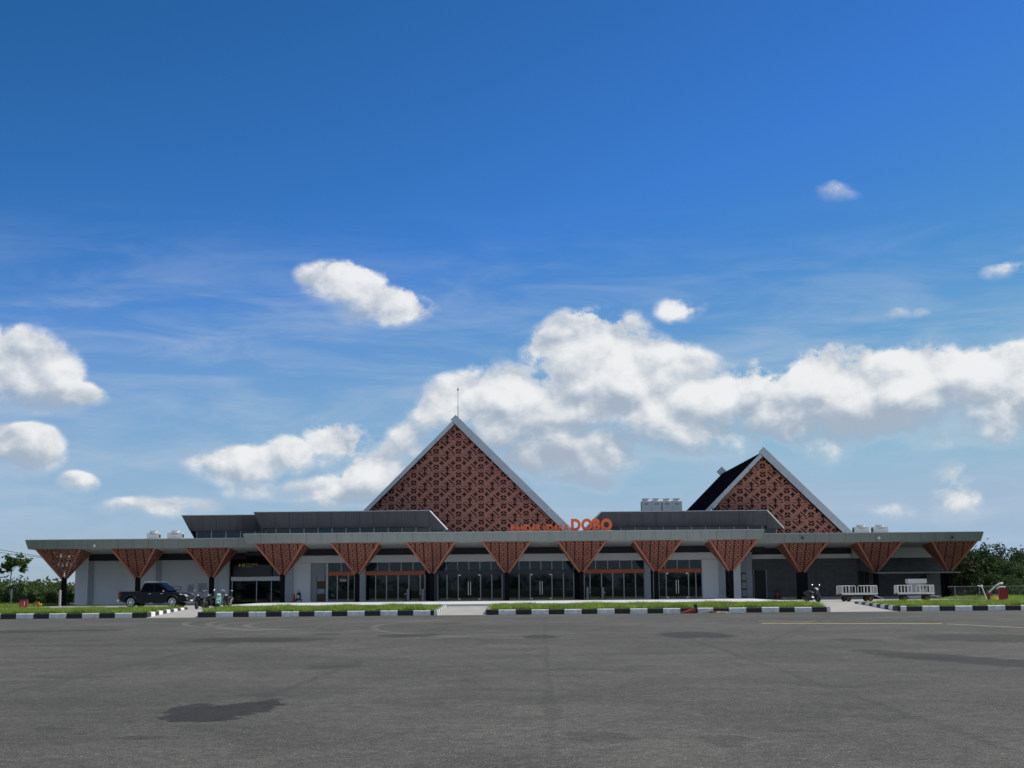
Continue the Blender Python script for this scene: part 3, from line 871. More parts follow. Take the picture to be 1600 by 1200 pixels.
# wall boxes on the left wall
for (a, b, c, d_) in ((293, 301.5, 913.5, 925.5), (309.5, 322.5, 911, 926), (260, 283, 916, 922.5)):
    z0, z1 = wz(a, d_, YW_S), wz(a, c, YW_S)
    wb = empty('wall_cabinet', parent=TB)
    bx('cabinet_frame', a, b, YW_S - .10, YW_S - .005, z0, z1, 'grey_wall', wb)
    bx('cabinet_door', a + 1.6, b - 1.6, YW_S - .125, YW_S - .105, z0 + .12, z1 - .10, 'ac_grey' if a > 290 else 'white_wall', wb)
# poster on the glass
bx('notice', 531, 541, YW_C - .03, YW_C - .006, wz(536, 909, YW_C), wz(536, 904.5, YW_C), 'poster', fw)
# body of the building behind the front
bd = empty('rear_block', parent=TB)
box('rear_wall', wx(121, YW_S), wx(470, YW_S), 146.0, 146.4, ZP, 5.0, 'white_wall', bd)
box('rear_wall', wx(470, YW_S), wx(1474, YW_S), 146.0, 146.4, ZP, 5.0, 'white_wall', bd)
box('end_wall', wx(1473, YW_S), wx(1474.3, YW_S), YW_S + .62, 145.98, ZP, SH, 'slate_tile', bd)
box('hall_floor', wx(459, YW_C), wx(1096, YW_C), YW_C + .31, 134, ZP, ZT + .02, 'grey_wall', bd)
box('hall_partition', wx(459, YW_C), wx(1096, YW_C), 131, 131.3, ZT + .025, 4.6, 'grey_wall', bd)
box('flat_roof', wx(121, YW_S), wx(1474, YW_S), 121.8, 146.3, 5.02, 5.20, 'ac_grey', bd)

# --- raised clerestory roofs
def clerestory(p0, p1, Y, pyt, pyb, left, right, wy0, wy1, wp0, wp1):
    """dark leaning fascia box with a strip of lights under it. left/right: 'flare' leans out at the top, 'hip' slopes out at the bottom"""
    c = empty('clerestory', parent=TB)
    pm = (p0 + p1) / 2
    zt, zb = wz(pm, pyt, Y), wz(pm, pyb, Y)
    x0, x1 = wx(p0, Y), wx(p1, Y)
    fl = (.62 if left == 'flare' else 0.0, .62 if right == 'flare' else 0.0)
    xa, xb = x0 + fl[0], x1 - fl[1]
    fascia(c, xa, xb, Y, zb, zt, 'fascia_dark', pw=1.2, lean=.5, flare=fl)
    poly('roof_deck', [(xa + .02, Y + .63, zb), (xb - .02, Y + .63, zb), (xb - .02, Y + 9, zb), (xa + .02, Y + 9, zb),
                       (xa - fl[0] + .02, Y + .14, zt - .03), (xb + fl[1] - .02, Y + .14, zt - .03), (xb + fl[1] - .02, Y + 9, zt - .03), (xa - fl[0] + .02, Y + 9, zt - .03)],
         [(0, 1, 2, 3), (4, 5, 6, 7), (0, 1, 5, 4), (1, 2, 6, 5), (2, 3, 7, 6), (3, 0, 4, 7)], 'fascia_dark', c)
    box('flashing', x0, x1, Y - .03, Y + .3, zt + .004, zt + .05, 'barge', c)
    for side, xx, s in ((left, x0, -1), (right, x1, 1)):
        if side == 'hip':
            w = 1.45
            poly('hip_end', [(xx + s * .012, Y + .01, zt), (xx + s * .012, Y + .5, zb), (xx + s * w, Y + .55, zb - .25), (xx + s * .012, Y + 9, zt), (xx + s * w, Y + 9, zb - .25), (xx + s * .012, Y + 9, zb - .25), (xx + s * .012, Y + .55, zb - .25)],
                 [(0, 1, 2), (0, 2, 4, 3), (1, 6, 2), (6, 5, 4, 2), (3, 4, 5), (0, 3, 5, 6, 1)], 'fascia_dark', c)
            MB().tube([Vector((xx, Y - .01, zt + .02)) - off(c), Vector((xx + s * w, Y + .5, zb - .23)) - off(c)], .055, 4).build('hip_flashing', 'barge', c)
    # strip of lights
    yw = Y + 1.0
    z1, z0 = zb + .02, min(wz(pm, wy1, yw), ZT_C - .4)
    n = max(1, round((wx(wp1, yw) - wx(wp0, yw)) / 1.2)); st = (wp1 - wp0) / n
    for i in range(n):
        bx('light_pane', wp0 + i * st + .45, wp0 + (i + 1) * st - .45, yw, yw + .03, z0, z1, 'glass_upper', c)
    for i in range(n + 1):
        bx('light_mullion', wp0 + i * st - .6, wp0 + i * st + .6, yw - .05, yw + .06, z0, z1, 'mullion', c)
    box('inner_wall', wx(wp0, yw) + .1, wx(wp1, yw) - .1, yw + 6, yw + 6.2, 5.21, zb - .02, 'white_wall', c)
    # raking soffit at a flared end
    if left == 'flare':
        q = wx(wp0, yw)
        poly('end_soffit', [(xa, Y + .62, zb), (xa, Y + 9, zb), (q - .05, yw + 8, 5.22), (q - .05, yw - .02, 5.22 + .3), (xa + .5, Y + .62, zb), (xa + .5, Y + 9, zb)], [(0, 1, 2, 3), (0, 1, 5, 4), (4, 5, 2, 3)], 'grey_wall', c)
clerestory(281, 420, 121.2, 805.2, 829, 'flare', None, 830, 842, 306, 420)
clerestory(394, 671.5, 119.4, 799.4, 824.2, 'flare', 'hip', 825, 834, 408, 694)
clerestory(941, 1203, 120.6, 799.0, 822.0, 'hip', 'hip', 823, 832, 950, 1216)

# --- gables
def gable(px_apex, py_apex, Y, depth, zbase, cell, barge_r, tip, phase):
    a = at(px_apex, py_apex, Y)
    gr = empty('gable_roof', parent=TB)
    cw, ch = cell
    H = a.z - zbase
    sx, sz = cw / 400, ch / 280
    s2 = math.sqrt(.5)
    nl, nr = Vector((-s2, 0, s2)), Vector((s2, 0, s2))
    whole = screen_mesh('screen_panel', [(0, 0)], sx * .9985, sz * .9985, [], .05, 'screen')
    nrow = int(H / ch) + 2; ncol = int(2 * H / cw) + 3
    for r in range(-1, nrow):
        for c in range(-ncol // 2 - 1, ncol // 2 + 2):
            ox = c * cw + phase[0]; oz = -r * ch - phase[1]             # relative to the apex
            l, r_, b, t = ox - 60 * sx, ox + 340 * sx, oz - 140 * sz, oz + 140 * sz
            if t < -H or b > 0 or min(abs(l), abs(r_)) > -b and (l > 0) == (r_ > 0) and min(abs(l), abs(r_)) >= -b: continue
            inside = b > -H and max(abs(l), abs(r_)) <= -t
            if inside: me = whole; loc = (a.x + ox, Y, a.z + oz)
            else:
                pl = [(Vector((-ox, 0, -oz)), nl), (Vector((-ox, 0, -oz)), nr), (Vector((0, 0, -H - oz)), Vector((0, 0, -1)))]
                me = screen_mesh('screen_panel', [(0, 0)], sx * .9985, sz * .9985, pl, .05, 'screen'); loc = (a.x + ox, Y, a.z + oz)
                if me is None: continue
            link('screen_panel', me, gr, loc)
    prism('backing', [(a.x, a.z - .15), (a.x + H, zbase - .15), (a.x - H, zbase - .15)], Y + .35, Y + .45, 'y', 'backing', gr)
    # roof planes
    e = .12; fwd = .55
    for s in (-1, 1):
        pts = [(a.x, a.z + e), (a.x + s * (H + .8), zbase - .8 + e), (a.x + s * (H + .8), zbase - .8 + e + .3), (a.x, a.z + e + .3)]
        prism('roof_plane', pts, Y - fwd + .12, Y + depth, 'y', 'roof_sheet', gr)
    # barge boards in panels; the right one runs on past the ridge
    def barge(s, w0, start, yo, n):
        L = (H + .6) * math.sqrt(2)
        u = Vector((s * s2, 0, -s2)); nn = Vector((s * s2, 0, s2))
        base = Vector((a.x, 0, a.z)) + nn * .02
        seg = (L - start) / n
        for i in range(n):
            p0, p1 = base + u * (start + i * seg + .012), base + u * (start + (i + 1) * seg - .012)
            q = [p0, p1, p1 + nn * w0, p0 + nn * w0]
            prism('barge_panel', [(p.x, p.z) for p in q], Y - fwd - yo, Y - fwd + .10 - yo * .2, 'y', 'barge', gr)
    barge(1, barge_r, -tip, .10, 7)
    barge(-1, barge_r * .55, .0, .0, 7)
    # rear barge tip standing above the ridge
    u = Vector((s2, 0, -s2)); nn = Vector((s2, 0, s2)); b0 = Vector((a.x, 0, a.z)) + nn * .02
    q = [b0 - u * tip * 1.5, b0 + u * 1.0, b0 + u * 1.0 + nn * barge_r * 1.25, b0 - u * tip * 1.5 + nn * barge_r * 1.25]
    prism('barge_panel', [(p.x, p.z) for p in q], Y + depth, Y + depth + .25, 'y', 'barge', gr)
    return a
A1 = gable(711, 664, 127.0, 24.0, 5.22, (2.005, 1.405), .64, .55, (.30, .62))
A2 = gable(1190.5, 714, 122.6, 23.5, 5.22, (2.02, 1.41), .60, .55, (.02, .45))

# ------------------------------------------------------------------ roof-top sign
sg = empty('rooftop_sign', (wx(880, 113.2), 113.2, ZT_C + .05))
tag(sg, 'raised red letters reading BANDAR UDARA DOBO on canopy edge', 'sign')
def letter(ch, x, y, z, size, m, parent, depth=.05, name='letter', squash=1.0, bold=0.0):
    cu = bpy.data.curves.new('txt', 'FONT'); cu.body = ch; cu.size = size; cu.extrude = depth; cu.offset = bold
    cu.resolution_u = 4
    tmp = bpy.data.objects.new('txt', cu); COL.objects.link(tmp)
    dg = bpy.context.evaluated_depsgraph_get()
    me = bpy.data.meshes.new_from_object(tmp.evaluated_get(dg))
    bpy.data.objects.remove(tmp); bpy.data.curves.remove(cu)
    me.materials.clear(); me.materials.append(MATS[m])
    me.transform(Matrix.Scale(squash, 4, (1, 0, 0)))
    me.transform(Matrix.Rotation(math.pi / 2, 4, 'X'))
    xs = [v.co.x for v in me.vertices]; lo, hi = min(xs), max(xs)
    me.transform(Matrix.Translation((-lo, 0, 0)))
    o = bpy.data.objects.new(name, me); COL.objects.link(o)
    if parent is not None: o.parent = parent
    o.location = Vector((x, y, z)) - off(parent)
    return o, hi - lo
def word(txt, px0, px1, py_base, py_top, Y, m, parent, bold, depth, gapk=.10):
    x0, x1 = wx(px0, Y), wx(px1, Y)
    zb = wz((px0 + px1) / 2, py_base, Y); cap = wz((px0 + px1) / 2, py_top, Y) - zb
    size = cap / .72
    objs, x = [], 0.0
    for ch in txt:
        if ch == ' ': x += .42 * cap; continue
        o, w = letter(ch, 0, Y, zb, size, m, parent, depth, bold=bold * cap)
        objs.append((o, x)); x += w + gapk * cap
    tot = x - gapk * cap; k = (x1 - x0) / tot
    for (o, xx) in objs:
        o.location.x = x0 + xx * k - off(parent).x; o.scale.x = k
word('BANDAR UDARA', 799, 890, 829.2, 819.4, 113.2, 'sign_red', sg, .055, .05, .07)
word('DOBO', 893.5, 958, 828.0, 810.8, 113.2, 'sign_red', sg, .075, .08, .04)
box('sign_rail', wx(797, 113.3), wx(958, 113.3), 113.28, 113.34, ZT_C + .055, ZT_C + .11, 'cart_white', sg)
for p in (806, 830, 855, 880, 899, 917, 934, 951):
    box('sign_foot', wx(p, 113.3) - .05, wx(p, 113.3) + .05, 113.30, 113.6, ZT_C + .05, ZT_C + .16, 'cart_white', sg)
# wayfinding lettering on the black board over the entrance
wy = YE - .64
word('Keberangkatan', 384, 402, wz and 882.5, 879.6, wy, 'sign_yellow', fw, .0, .008)
word('Departure', 384, 394, 886.0, 884.2, wy, 'cart_white', fw, .0, .008)
q = at(380.5, 883, wy); mb = MB(); c_ = q - off(fw)
mb.lathe([(.13, -.01), (.13, .01)], 16, 'y', c_); mb.build('sign_disc', 'sign_yellow', fw)
mb = MB(); mb.lathe([(.06, -.016), (.06, -.011)], 12, 'y', c_); mb.build('sign_disc_centre', 'sign_black', fw)
q = at(374.5, 883, wy) - off(fw)
mb = MB().prism([(q.x - .12, q.z), (q.x, q.z - .13), (q.x + .12, q.z), (q.x + .04, q.z), (q.x + .04, q.z + .13), (q.x - .04, q.z + .13), (q.x - .04, q.z)], q.y - .01, q.y + .01, 'y')
mb.build('sign_arrow', 'sign_yellow', fw)

# ------------------------------------------------------------------ roof equipment
def ac_unit(px0, px1, py_top, Y, zroof, nfan, label, group):
    x0, x1 = wx(px0, Y), wx(px1, Y); zt = wz((px0 + px1) / 2, py_top, Y)
    u = empty('air_conditioner', ((x0 + x1) / 2, Y, zroof)); tag(u, label, 'air conditioner', group)
    w = x1 - x0; h = zt - zroof; fan = min(.24, h * .25); hb = h - fan
    d = .8
    mb = MB().box(-w / 2, w / 2, -d / 2, d / 2, .06, hb); mb.build('casing', 'ac_white', u, bevel=.02)
    for s in (-1, 1):
        MB().box(s * w / 2 - .005, s * w / 2 + s * .012, -d / 2 + .08, d / 2 - .08, .14, hb - .1).build('coil_grille', 'coil', u)
        MB().box(s * w / 2 - s * .25 - .06, s * w / 2 - s * .25 + .06, -d / 2, d / 2, -.0, .06).build('foot_rail', 'galv', u)
    for k in range(nfan):
        cx = -w / 2 + w * (k + .5) / nfan; r = min(w / nfan, d) * .40
        mb = MB().lathe([(r * 1.1, hb), (r * 1.04, hb + fan * .45), (r * 1.12, hb + fan), (r * .95, hb + fan), (r * .9, hb + .02)], 20, 'z', (cx, 0, 0)); mb.build('fan_shroud', 'ac_white', u, smooth=False)
        MB().box(cx - w / nfan * .22, cx + w / nfan * .22, -d / 2 - .012, -d / 2 - .002, hb * .74, hb * .86).build('badge_panel', 'ac_grey', u)
    for k in range(1, nfan):
        cx = -w / 2 + w * k / nfan
        MB().box(cx - .008, cx + .008, -d / 2 - .006, -d / 2 + .002, .08, hb - .02).build('seam', 'coil', u)
    return u
box('equipment_deck', wx(1000, 124), wx(1073, 124), 123.2, 126.0, 5.21, 7.55, 'fascia_dark', bd)
ac_unit(1004.5, 1035.8, 779, 124.4, 7.55, 2, 'twin fan rooftop air conditioner nearer the big gable', 'rooftop air conditioners')
ac_unit(1037.2, 1068, 779, 124.4, 7.55, 2, 'twin fan rooftop air conditioner nearer the small gable', 'rooftop air conditioners')
for (a, b, t, lab) in ((229, 247.5, 829.5, 'single fan air conditioner on left roof, leftmost'), (261, 284, 829, 'single fan air conditioner on left roof beside dark clerestory'),
                       (1337, 1360, 820.2, 'single fan air conditioner on right roof beside small gable'), (1366.5, 1390, 820, 'single fan air conditioner on right roof, rightmost')):
    box('equipment_deck', wx(a - 2, 120), wx(b + 2, 120), 119.2, 121.0, ZT_S - .05, 5.68, 'ac_grey', bd)
    ac_unit(a, b, t, 120, 5.68, 1, lab, 'rooftop air conditioners')
lr = empty('lightning_rod', (wx(716.5, 128), 128.0, A1.z - .35)); tag(lr, 'thin mast with small finial above the big gable', 'lightning rod')
hz = wz(716, 604, 128) - (A1.z - .35)
MB().tube([(0, 0, 0), (0, 0, hz * .55)], .035, 6).build('lower_tube', 'galv', lr)
MB().tube([(0, 0, hz * .55), (0, 0, hz)], .02, 6).build('upper_tube', 'galv', lr)
MB().ball((0, 0, hz * .93), .07, .07, .10).build('finial', 'coil', lr)
MB().ball((0, 0, hz * .30), .055, .055, .05).build('coupling', 'coil', lr)
for (px, py, lab) in ((148.5, 853, 'small floodlight on the left canopy fascia'), (1253, 840.5, 'small dark floodlight on fascia near small gable'), (1372.5, 840.8, 'small white floodlight on right canopy fascia'), (1487, 839.5, 'small grey floodlight near right canopy end')):
    q = at(px, py, 114.5)
    fl = empty('floodlight', (q.x, 114.42, q.z)); tag(fl, lab, 'floodlight', 'fascia floodlights')
    MB().box(-.03, .03, 0, .2, -.03, .03).build('bracket', 'galv', fl)
    MB().lathe([(.05, .0), (.11, -.08), (.12, -.12), (.09, -.13)], 12, 'y').build('lamp_head', 'cart_white' if px in (1372.5, 148.5) else 'coil', fl)

# ------------------------------------------------------------------ pickup truck
def wheel(parent, x, y, r, w, side, spokes=6):
    wl = empty('wheel', (0, 0, 0)); wl.parent = parent; wl.location = (x, y, r)
    MB().lathe([(r * .62, -w / 2), (r * .93, -w / 2), (r, -w * .32), (r, w * .32), (r * .93, w / 2), (r * .62, w / 2)], 24, 'y').build('tyre', 'rubber', wl, smooth=True)
    MB().lathe([(r * .66, side * w * .46), (r * .66, side * w * .515), (r * .05, side * w * .515)], 24, 'y').build('brake_disc', 'black_plastic', wl)
    MB().lathe([(r * .60, side * w * .516), (r * .68, side * w * .516), (r * .70, side * w * .56), (r * .60, side * w * .57), (r * .60, side * w * .516)], 24, 'y', cap=False).build('rim', 'alloy', wl)
    for k in range(spokes):
        t = 2 * math.pi * k / spokes
        c, s = math.cos(t), math.sin(t)
        m2 = MB(); n = Vector((-s, 0, c)) * r * .09; e = Vector((c, 0, s))
        yo = side * w * .60
        vs = [e * r * .12 + n, e * r * .64 + n * .8, e * r * .64 - n * .8, e * r * .12 - n]
        m2.add([(v.x, yo, v.z) for v in vs] + [(v.x, yo - side * .03, v.z) for v in vs], [(0, 1, 2, 3), (4, 5, 6, 7), (0, 1, 5, 4), (1, 2, 6, 5), (2, 3, 7, 6), (3, 0, 4, 7)])
        m2.build('spoke', 'alloy', wl)
    MB().lathe([(r * .16, side * w * .50), (r * .15, side * w * .63), (r * .04, side * w * .64)], 12, 'y').build('hub_cap', 'chrome', wl)
    return wl
def arc(cx, cz, r, a0, a1, n=9):
    return [(cx + r * math.cos(R(a0 + (a1 - a0) * i / n)), cz + r * math.sin(R(a0 + (a1 - a0) * i / n))) for i in range(n + 1)]
def pickup(loc, rz):
    t = empty('pickup_truck', loc, rz); tag(t, 'dark navy double cab pickup parked before the left white wall', 'pickup')
    # x forward: rear bumper -2.6 .. nose 2.6
    xr, xf = -1.62, 1.55; wr = .385
    prof = [(-2.58, .62), (-2.60, 1.10), (-.98, 1.12), (1.00, 1.12), (1.30, 1.10), (2.05, 1.02), (2.42, .90), (2.56, .70), (2.56, .42), (2.2, .34)] \
        + arc(xf, .40, .47, -5, 185) + [(.9, .33), (-.9, .33)] + arc(xr, .40, .47, -5, 185) + [(-2.3, .45)]
    mb = MB().prism(prof, -.90, .90, 'y')
    body = mb.build('body', 'car_paint', t, bevel=.035)
    # the open bed, dark inside
    MB().box(-2.50, -1.02, -.80, .80, 1.10, 1.135).build('bed_liner', 'black_plastic', t)
    MB().box(-2.56, -1.00, .80, .88, 1.12, 1.165).build('bed_rail', 'black_plastic', t)
    MB().box(-2.56, -1.00, -.88, -.80, 1.12, 1.165).build('bed_rail', 'black_plastic', t)
    # cab
    zb, zt = 1.10, 1.76
    lo = [(-1.0, -.86), (1.22, -.86), (1.22, .86), (-1.0, .86)]; hi = [(-.74, -.66), (.42, -.66), (.42, .66), (-.74, .66)]
    v = [(x, y, zb) for x, y in lo] + [(x, y, zt) for x, y in hi]
    cab = MB().add(v, [(0, 1, 2, 3), (4, 5, 6, 7), (0, 1, 5, 4), (1, 2, 6, 5), (2, 3, 7, 6), (3, 0, 4, 7)]).build('cab', 'car_paint', t, bevel=.05)
    def side_pt(x, zf, s):
        yy = .86 + (.66 - .86) * zf
        return (x, s * (yy + .012), zb + (zt - zb) * zf)
    def xs(zf, a):   # interpolate cab front/rear rake
        return (-1.0 + .26 * zf) if a == 'r' else (1.22 - .80 * zf)
    for s in (-1, 1):
        for (x0b, x1b, x0t, x1t) in ((-.84, .05, -.66, .05), (.13, 1.02, .13, .36)):
            v = [side_pt(x0b, .10, s), side_pt(x1b, .10, s), side_pt(x1t, .86, s), side_pt(x0t, .86, s)]
            v2 = [(p[0], p[1] - s * .03, p[2]) for p in v]
            MB().add(v + v2, [(0, 1, 2, 3), (4, 5, 6, 7), (0, 1, 5, 4), (1, 2, 6, 5), (2, 3, 7, 6), (3, 0, 4, 7)]).build('side_window', 'dark_glass', t)
        for x in (-.18, .72):
            MB().box(x - .10, x + .10, s * .905 - .012, s * .905 + .012, .965, 1.0).build('door_handle', 'chrome', t)
        for x in (-.92, .08, 1.08):
            MB().box(x - .005, x + .005, s * .899 - .004, s * .899 + .004, .42, 1.08).build('door_seam', 'black_plastic', t)
        MB().tube([(-.75, s * .62, 1.79), (-.60, s * .63, 1.835), (.20, s * .63, 1.835), (.40, s * .62, 1.78)], .022, 6).build('roof_rail', 'chrome', t)
        MB().box(-.88, .88, s * .92 - .07, s * .92 + .07, .29, .34).build('side_step', 'black_plastic', t)
        MB().box(-.2, .1, s * .985, s * .992, .315, .335).build('step_trim', 'chrome', t)
        m2 = MB().box(.86, .98, s * .90, s * 1.08, 1.10, 1.24); m2.build('mirror', 'chrome', t, bevel=.03)
        # headlight, fog light, tail light
        v = [(2.08, s * .905, 1.00), (2.40, s * .90, .92), (2.55, s * .62, .90), (2.56, s * .58, .76), (2.47, s * .88, .76), (2.14, s * .91, .88)]
        m2 = MB(); c = Vector((2.2, s * .6, .85))
        m2.add(v + [tuple(Vector(p).lerp(c, .12)) for p in v], [(0, 1, 2, 3, 4, 5), (11, 10, 9, 8, 7, 6)] + [(i, (i + 1) % 6, 6 + (i + 1) % 6, 6 + i) for i in range(6)])
        m2.build('headlight', 'lamp_glass', t)
        MB().lathe([(.09, 2.54), (.10, 2.585), (.05, 2.595)], 12, 'x', (0, s * .66, .52)).build('fog_light', 'lamp_glass', t)
        MB().box(-2.61, -2.44, s * .80, s * .912, .74, 1.08).build('tail_light', 'tail_red', t)
        for xx in (xr, xf):
            pts = arc(xx, .40, .50, 0, 180, 10)
            m2 = MB().tube([(p[0], s * .905, p[1]) for p in pts], .035, 5); m2.build('wheel_arch', 'black_plastic', t)
            wheel(t, xx, s * .80, wr, .26, s)
    v = [(1.19, -.76, 1.17), (1.19, .76, 1.17), (.46, .60, 1.73), (.46, -.60, 1.73)]
    n = Vector((.62, 0, .78)) * .025
    MB().add([tuple(Vector(p) + n * 1.2) for p in v] + [tuple(Vector(p) - n) for p in v], [(0, 1, 2, 3), (4, 5, 6, 7), (0, 1, 5, 4), (1, 2, 6, 5), (2, 3, 7, 6), (3, 0, 4, 7)]).build('windscreen', 'dark_glass', t)
    MB().box(2.50, 2.60, -.50, .50, .62, .86).build('grille', 'chrome', t, bevel=.02)
    MB().box(2.58, 2.612, -.42, .42, .66, .82).build('grille_mesh', 'black_plastic', t)
    MB().box(2.50, 2.66, -.84, .84, .40, .58).build('front_bumper', 'black_plastic', t, bevel=.04)
    MB().box(2.655, 2.67, -.24, .24, .44, .54).build('number_plate', 'cart_white', t)
    MB().box(-2.74, -2.56, -.84, .84, .44, .60).build('rear_bumper', 'chrome', t, bevel=.03)
    MB().box(-2.612, -2.598, -.70, .70, .68, 1.08).build('tailgate', 'car_paint', t)
    MB().box(-2.3, 2.3, -.72, .72, .36, .50).build('underbody', 'black_plastic', t)
    return t
q = at(245.5, 930, 101.0)
pickup((q.x, 101.0, ZP), R(-9)).scale = (.96, .97, .97)

# ------------------------------------------------------------------ scooters
def scooter(loc, rz, paint, label, lean=0.0):
    b = empty('scooter', loc, rz); tag(b, label, 'scooter', 'parked scooters')
    b.rotation_euler = (lean, 0, rz)
    # x forward
    for x in (-.62, .62):
        wl = empty('wheel'); wl.parent = b; wl.location = (x, 0, .27)
        MB().lathe([(.18, -.05), (.25, -.05), (.27, -.02), (.27, .02), (.25, .05), (.18, .05)], 20, 'y').build('tyre', 'rubber', wl, smooth=True)
        MB().lathe([(.17, -.056), (.04, -.062), (.04, .062), (.17, .056)], 14, 'y').build('rim', 'coil', wl)
    MB().tube([(.62, .07, .27), (.46, .07, .72)], .026, 6).build('fork', 'coil', b)
    MB().tube([(.62, -.07, .27), (.46, -.07, .72)], .026, 6).build('fork', 'coil', b)
    MB().prism([(.36, .86), (.52, .80), (.60, .58), (.52, .34), (.40, .28), (.40, .40), (.46, .58)], -.18, .18, 'y').build('front_shield', paint, b, bevel=.04)
    MB().prism([(.50, .50), (.78, .50), (.90, .42), (.88, .38), (.62, .44)], -.07, .07, 'y').build('front_mudguard', paint, b, bevel=.015)
    MB().prism([(-.86, .72), (-.70, .80), (-.10, .66), (.02, .40), (.40, .30), (.40, .24), (-.25, .24), (-.50, .46), (-.84, .60)], -.15, .15, 'y').build('rear_body', paint, b, bevel=.05)
    MB().prism([(-.78, .78), (-.40, .86), (.00, .76), (.06, .70), (-.10, .66), (-.70, .74)], -.13, .13, 'y').build('seat', 'seat_vinyl', b, bevel=.03)
    MB().prism([(-.10, .24), (.42, .22), (.42, .29), (-.10, .30)], -.19, .19, 'y').build('footboard', 'black_plastic', b)
    MB().box(-.45, -.05, -.10, .10, .16, .34).build('engine', 'black_plastic', b, bevel=.03)
    MB().tube([(-.10, -.17, .22), (-.50, -.19, .24), (-.88, -.20, .36)], [.03, .05, .055], 8).build('exhaust', 'coil', b)
    MB().tube([(.30, -.36, .99), (.38, -.16, 1.0), (.42, 0, .96), (.38, .16, 1.0), (.30, .36, .99)], .022, 6).build('handlebar', 'black_plastic', b)
    MB().prism([(.32, .86), (.50, .84), (.54, .96), (.44, 1.05), (.32, 1.02)], -.14, .14, 'y').build('headset', paint, b, bevel=.03)
    MB().ball((.53, 0, .93), .05, .10, .07).build('headlight', 'lamp_glass', b, smooth=True)
    for s in (-1, 1):
        m2 = empty('mirror'); m2.parent = b
        MB().tube([(.36, s * .20, 1.0), (.36, s * .30, 1.20)], .009, 5).build('mirror_stalk', 'black_plastic', m2)
        MB().ball((.36, s * .33, 1.24), .022, .075, .05).build('mirror_glass', 'chrome', m2, smooth=True)
        MB().ball((.60, s * .15, .68), .02, .025, .02).build('indicator', 'cone_red', b)
    MB().box(-.90, -.84, -.07, .07, .56, .66).build('tail_light', 'tail_red', b)
    MB().tube([(-.12, .12, .22), (-.16, .24, .01)], .014, 5).build('side_stand', 'galv', b)
    return b
for (px, Y, rz, paint, lab) in ((313, 90.8, -100, 'bike_black', 'black scooter beside the pickup, first from the left'), (331, 91.0, -108, 'bike_black', 'black scooter standing between another black scooter and the mint one'),
                                (341, 90.9, -80, 'mint', 'mint green and white scooter beside the lawn corner'), (355.5, 93.5, -95, 'bike_black', 'dark scooter behind the mint one at terrace edge'),
                                (1269, 96.5, -62, 'bike_black', 'lone black scooter in front of the slate wall')):
    q = at(px, 930, Y)
    scooter((q.x, Y, ZP), R(rz), paint, lab, R(-3)).scale = (.93, .93, .93)

# ------------------------------------------------------------------ baggage carts
def cart(loc, rz, label):
    c = empty('baggage_cart', loc, rz); tag(c, label, 'baggage cart', 'baggage carts')
    L, W, zd = 2.5, 1.35, .58
    MB().box(-L / 2, L / 2, -W / 2, W / 2, zd - .05, zd).build('deck', 'wood', c)
    MB().box(-L / 2 - .02, L / 2 + .02, -W / 2 - .02, -W / 2 + .03, zd - .12, zd + .01).build('edge_beam', 'cart_white', c)
    MB().box(-L / 2 - .02, L / 2 + .02, W / 2 - .03, W / 2 + .02, zd - .12, zd + .01).build('edge_beam', 'cart_white', c)
    MB().box(-L / 2 + .1, L / 2 - .1, -.35, .35, zd - .22, zd - .06).build('chassis', 'black_plastic', c)
    h = .50
    def guard(x0, y0, x1, y1, n):
        a, b = Vector((x0, y0, zd)), Vector((x1, y1, zd)); u = Vector((0, 0, h))
        g_ = empty('guard_rail'); g_.parent = c
        MB().tube([a, a + u * .9, a.lerp(b, .04) + u, a.lerp(b, .96) + u, b + u * .9, b], .026, 6).build('rail_loop', 'cart_white', g_)
        for i in range(1, n):
            p = a.lerp(b, i / n)
            MB().tube([p, p + u], .02, 5).build('upright', 'cart_white', g_)
    for s in (-1, 1):
        guard(-L / 2 + .02, s * (W / 2 - .02), -.12 * L, s * (W / 2 - .02), 4)
        guard(.12 * L, s * (W / 2 - .02), L / 2 - .02, s * (W / 2 - .02), 4)
    guard(-L / 2 + .02, -W / 2 + .06, -L / 2 + .02, W / 2 - .06, 5)
    guard(L / 2 - .02, -W / 2 + .06, L / 2 - .02, W / 2 - .06, 5)
    for x in (-.78, .78):
        for s in (-1, 1):
            wl = empty('wheel'); wl.parent = c; wl.location = (x, s * .52, .2)
            MB().lathe([(.12, -.06), (.18, -.06), (.20, -.03), (.20, .03), (.18, .06), (.12, .06)], 18, 'y').build('tyre', 'rubber', wl, smooth=True)
            MB().lathe([(.13, -.065), (.03, -.07), (.03, .07), (.13, .065)], 14, 'y').build('rim', 'rust', wl)
        MB().tube([(x, -.52, .2), (x, .52, .2)], .03, 6).build('axle', 'rust', c)
        MB().box(x - .06, x + .06, -.4, .4, .2, zd - .2).build('axle_mount', 'black_plastic', c)
    MB().tube([(L / 2 - .1, .2, zd - .16), (L / 2 + .75, 0, .14), (L / 2 - .1, -.2, zd - .16)], .028, 6).build('drawbar', 'galv', c)
    MB().lathe([(.06, -.02), (.06, .02)], 12, 'z', (L / 2 + .78, 0, .14)).build('towing_eye', 'galv', c)
    return c
q = at(1339, 930, 100.5); cart((q.x, 100.5, ZP), R(4), 'white railed baggage cart nearer the scooter')
q = at(1428.5, 930, 101.5); cart((q.x, 101.5, ZP), R(-3), 'white railed baggage cart with drawbar nearer the wire fence')
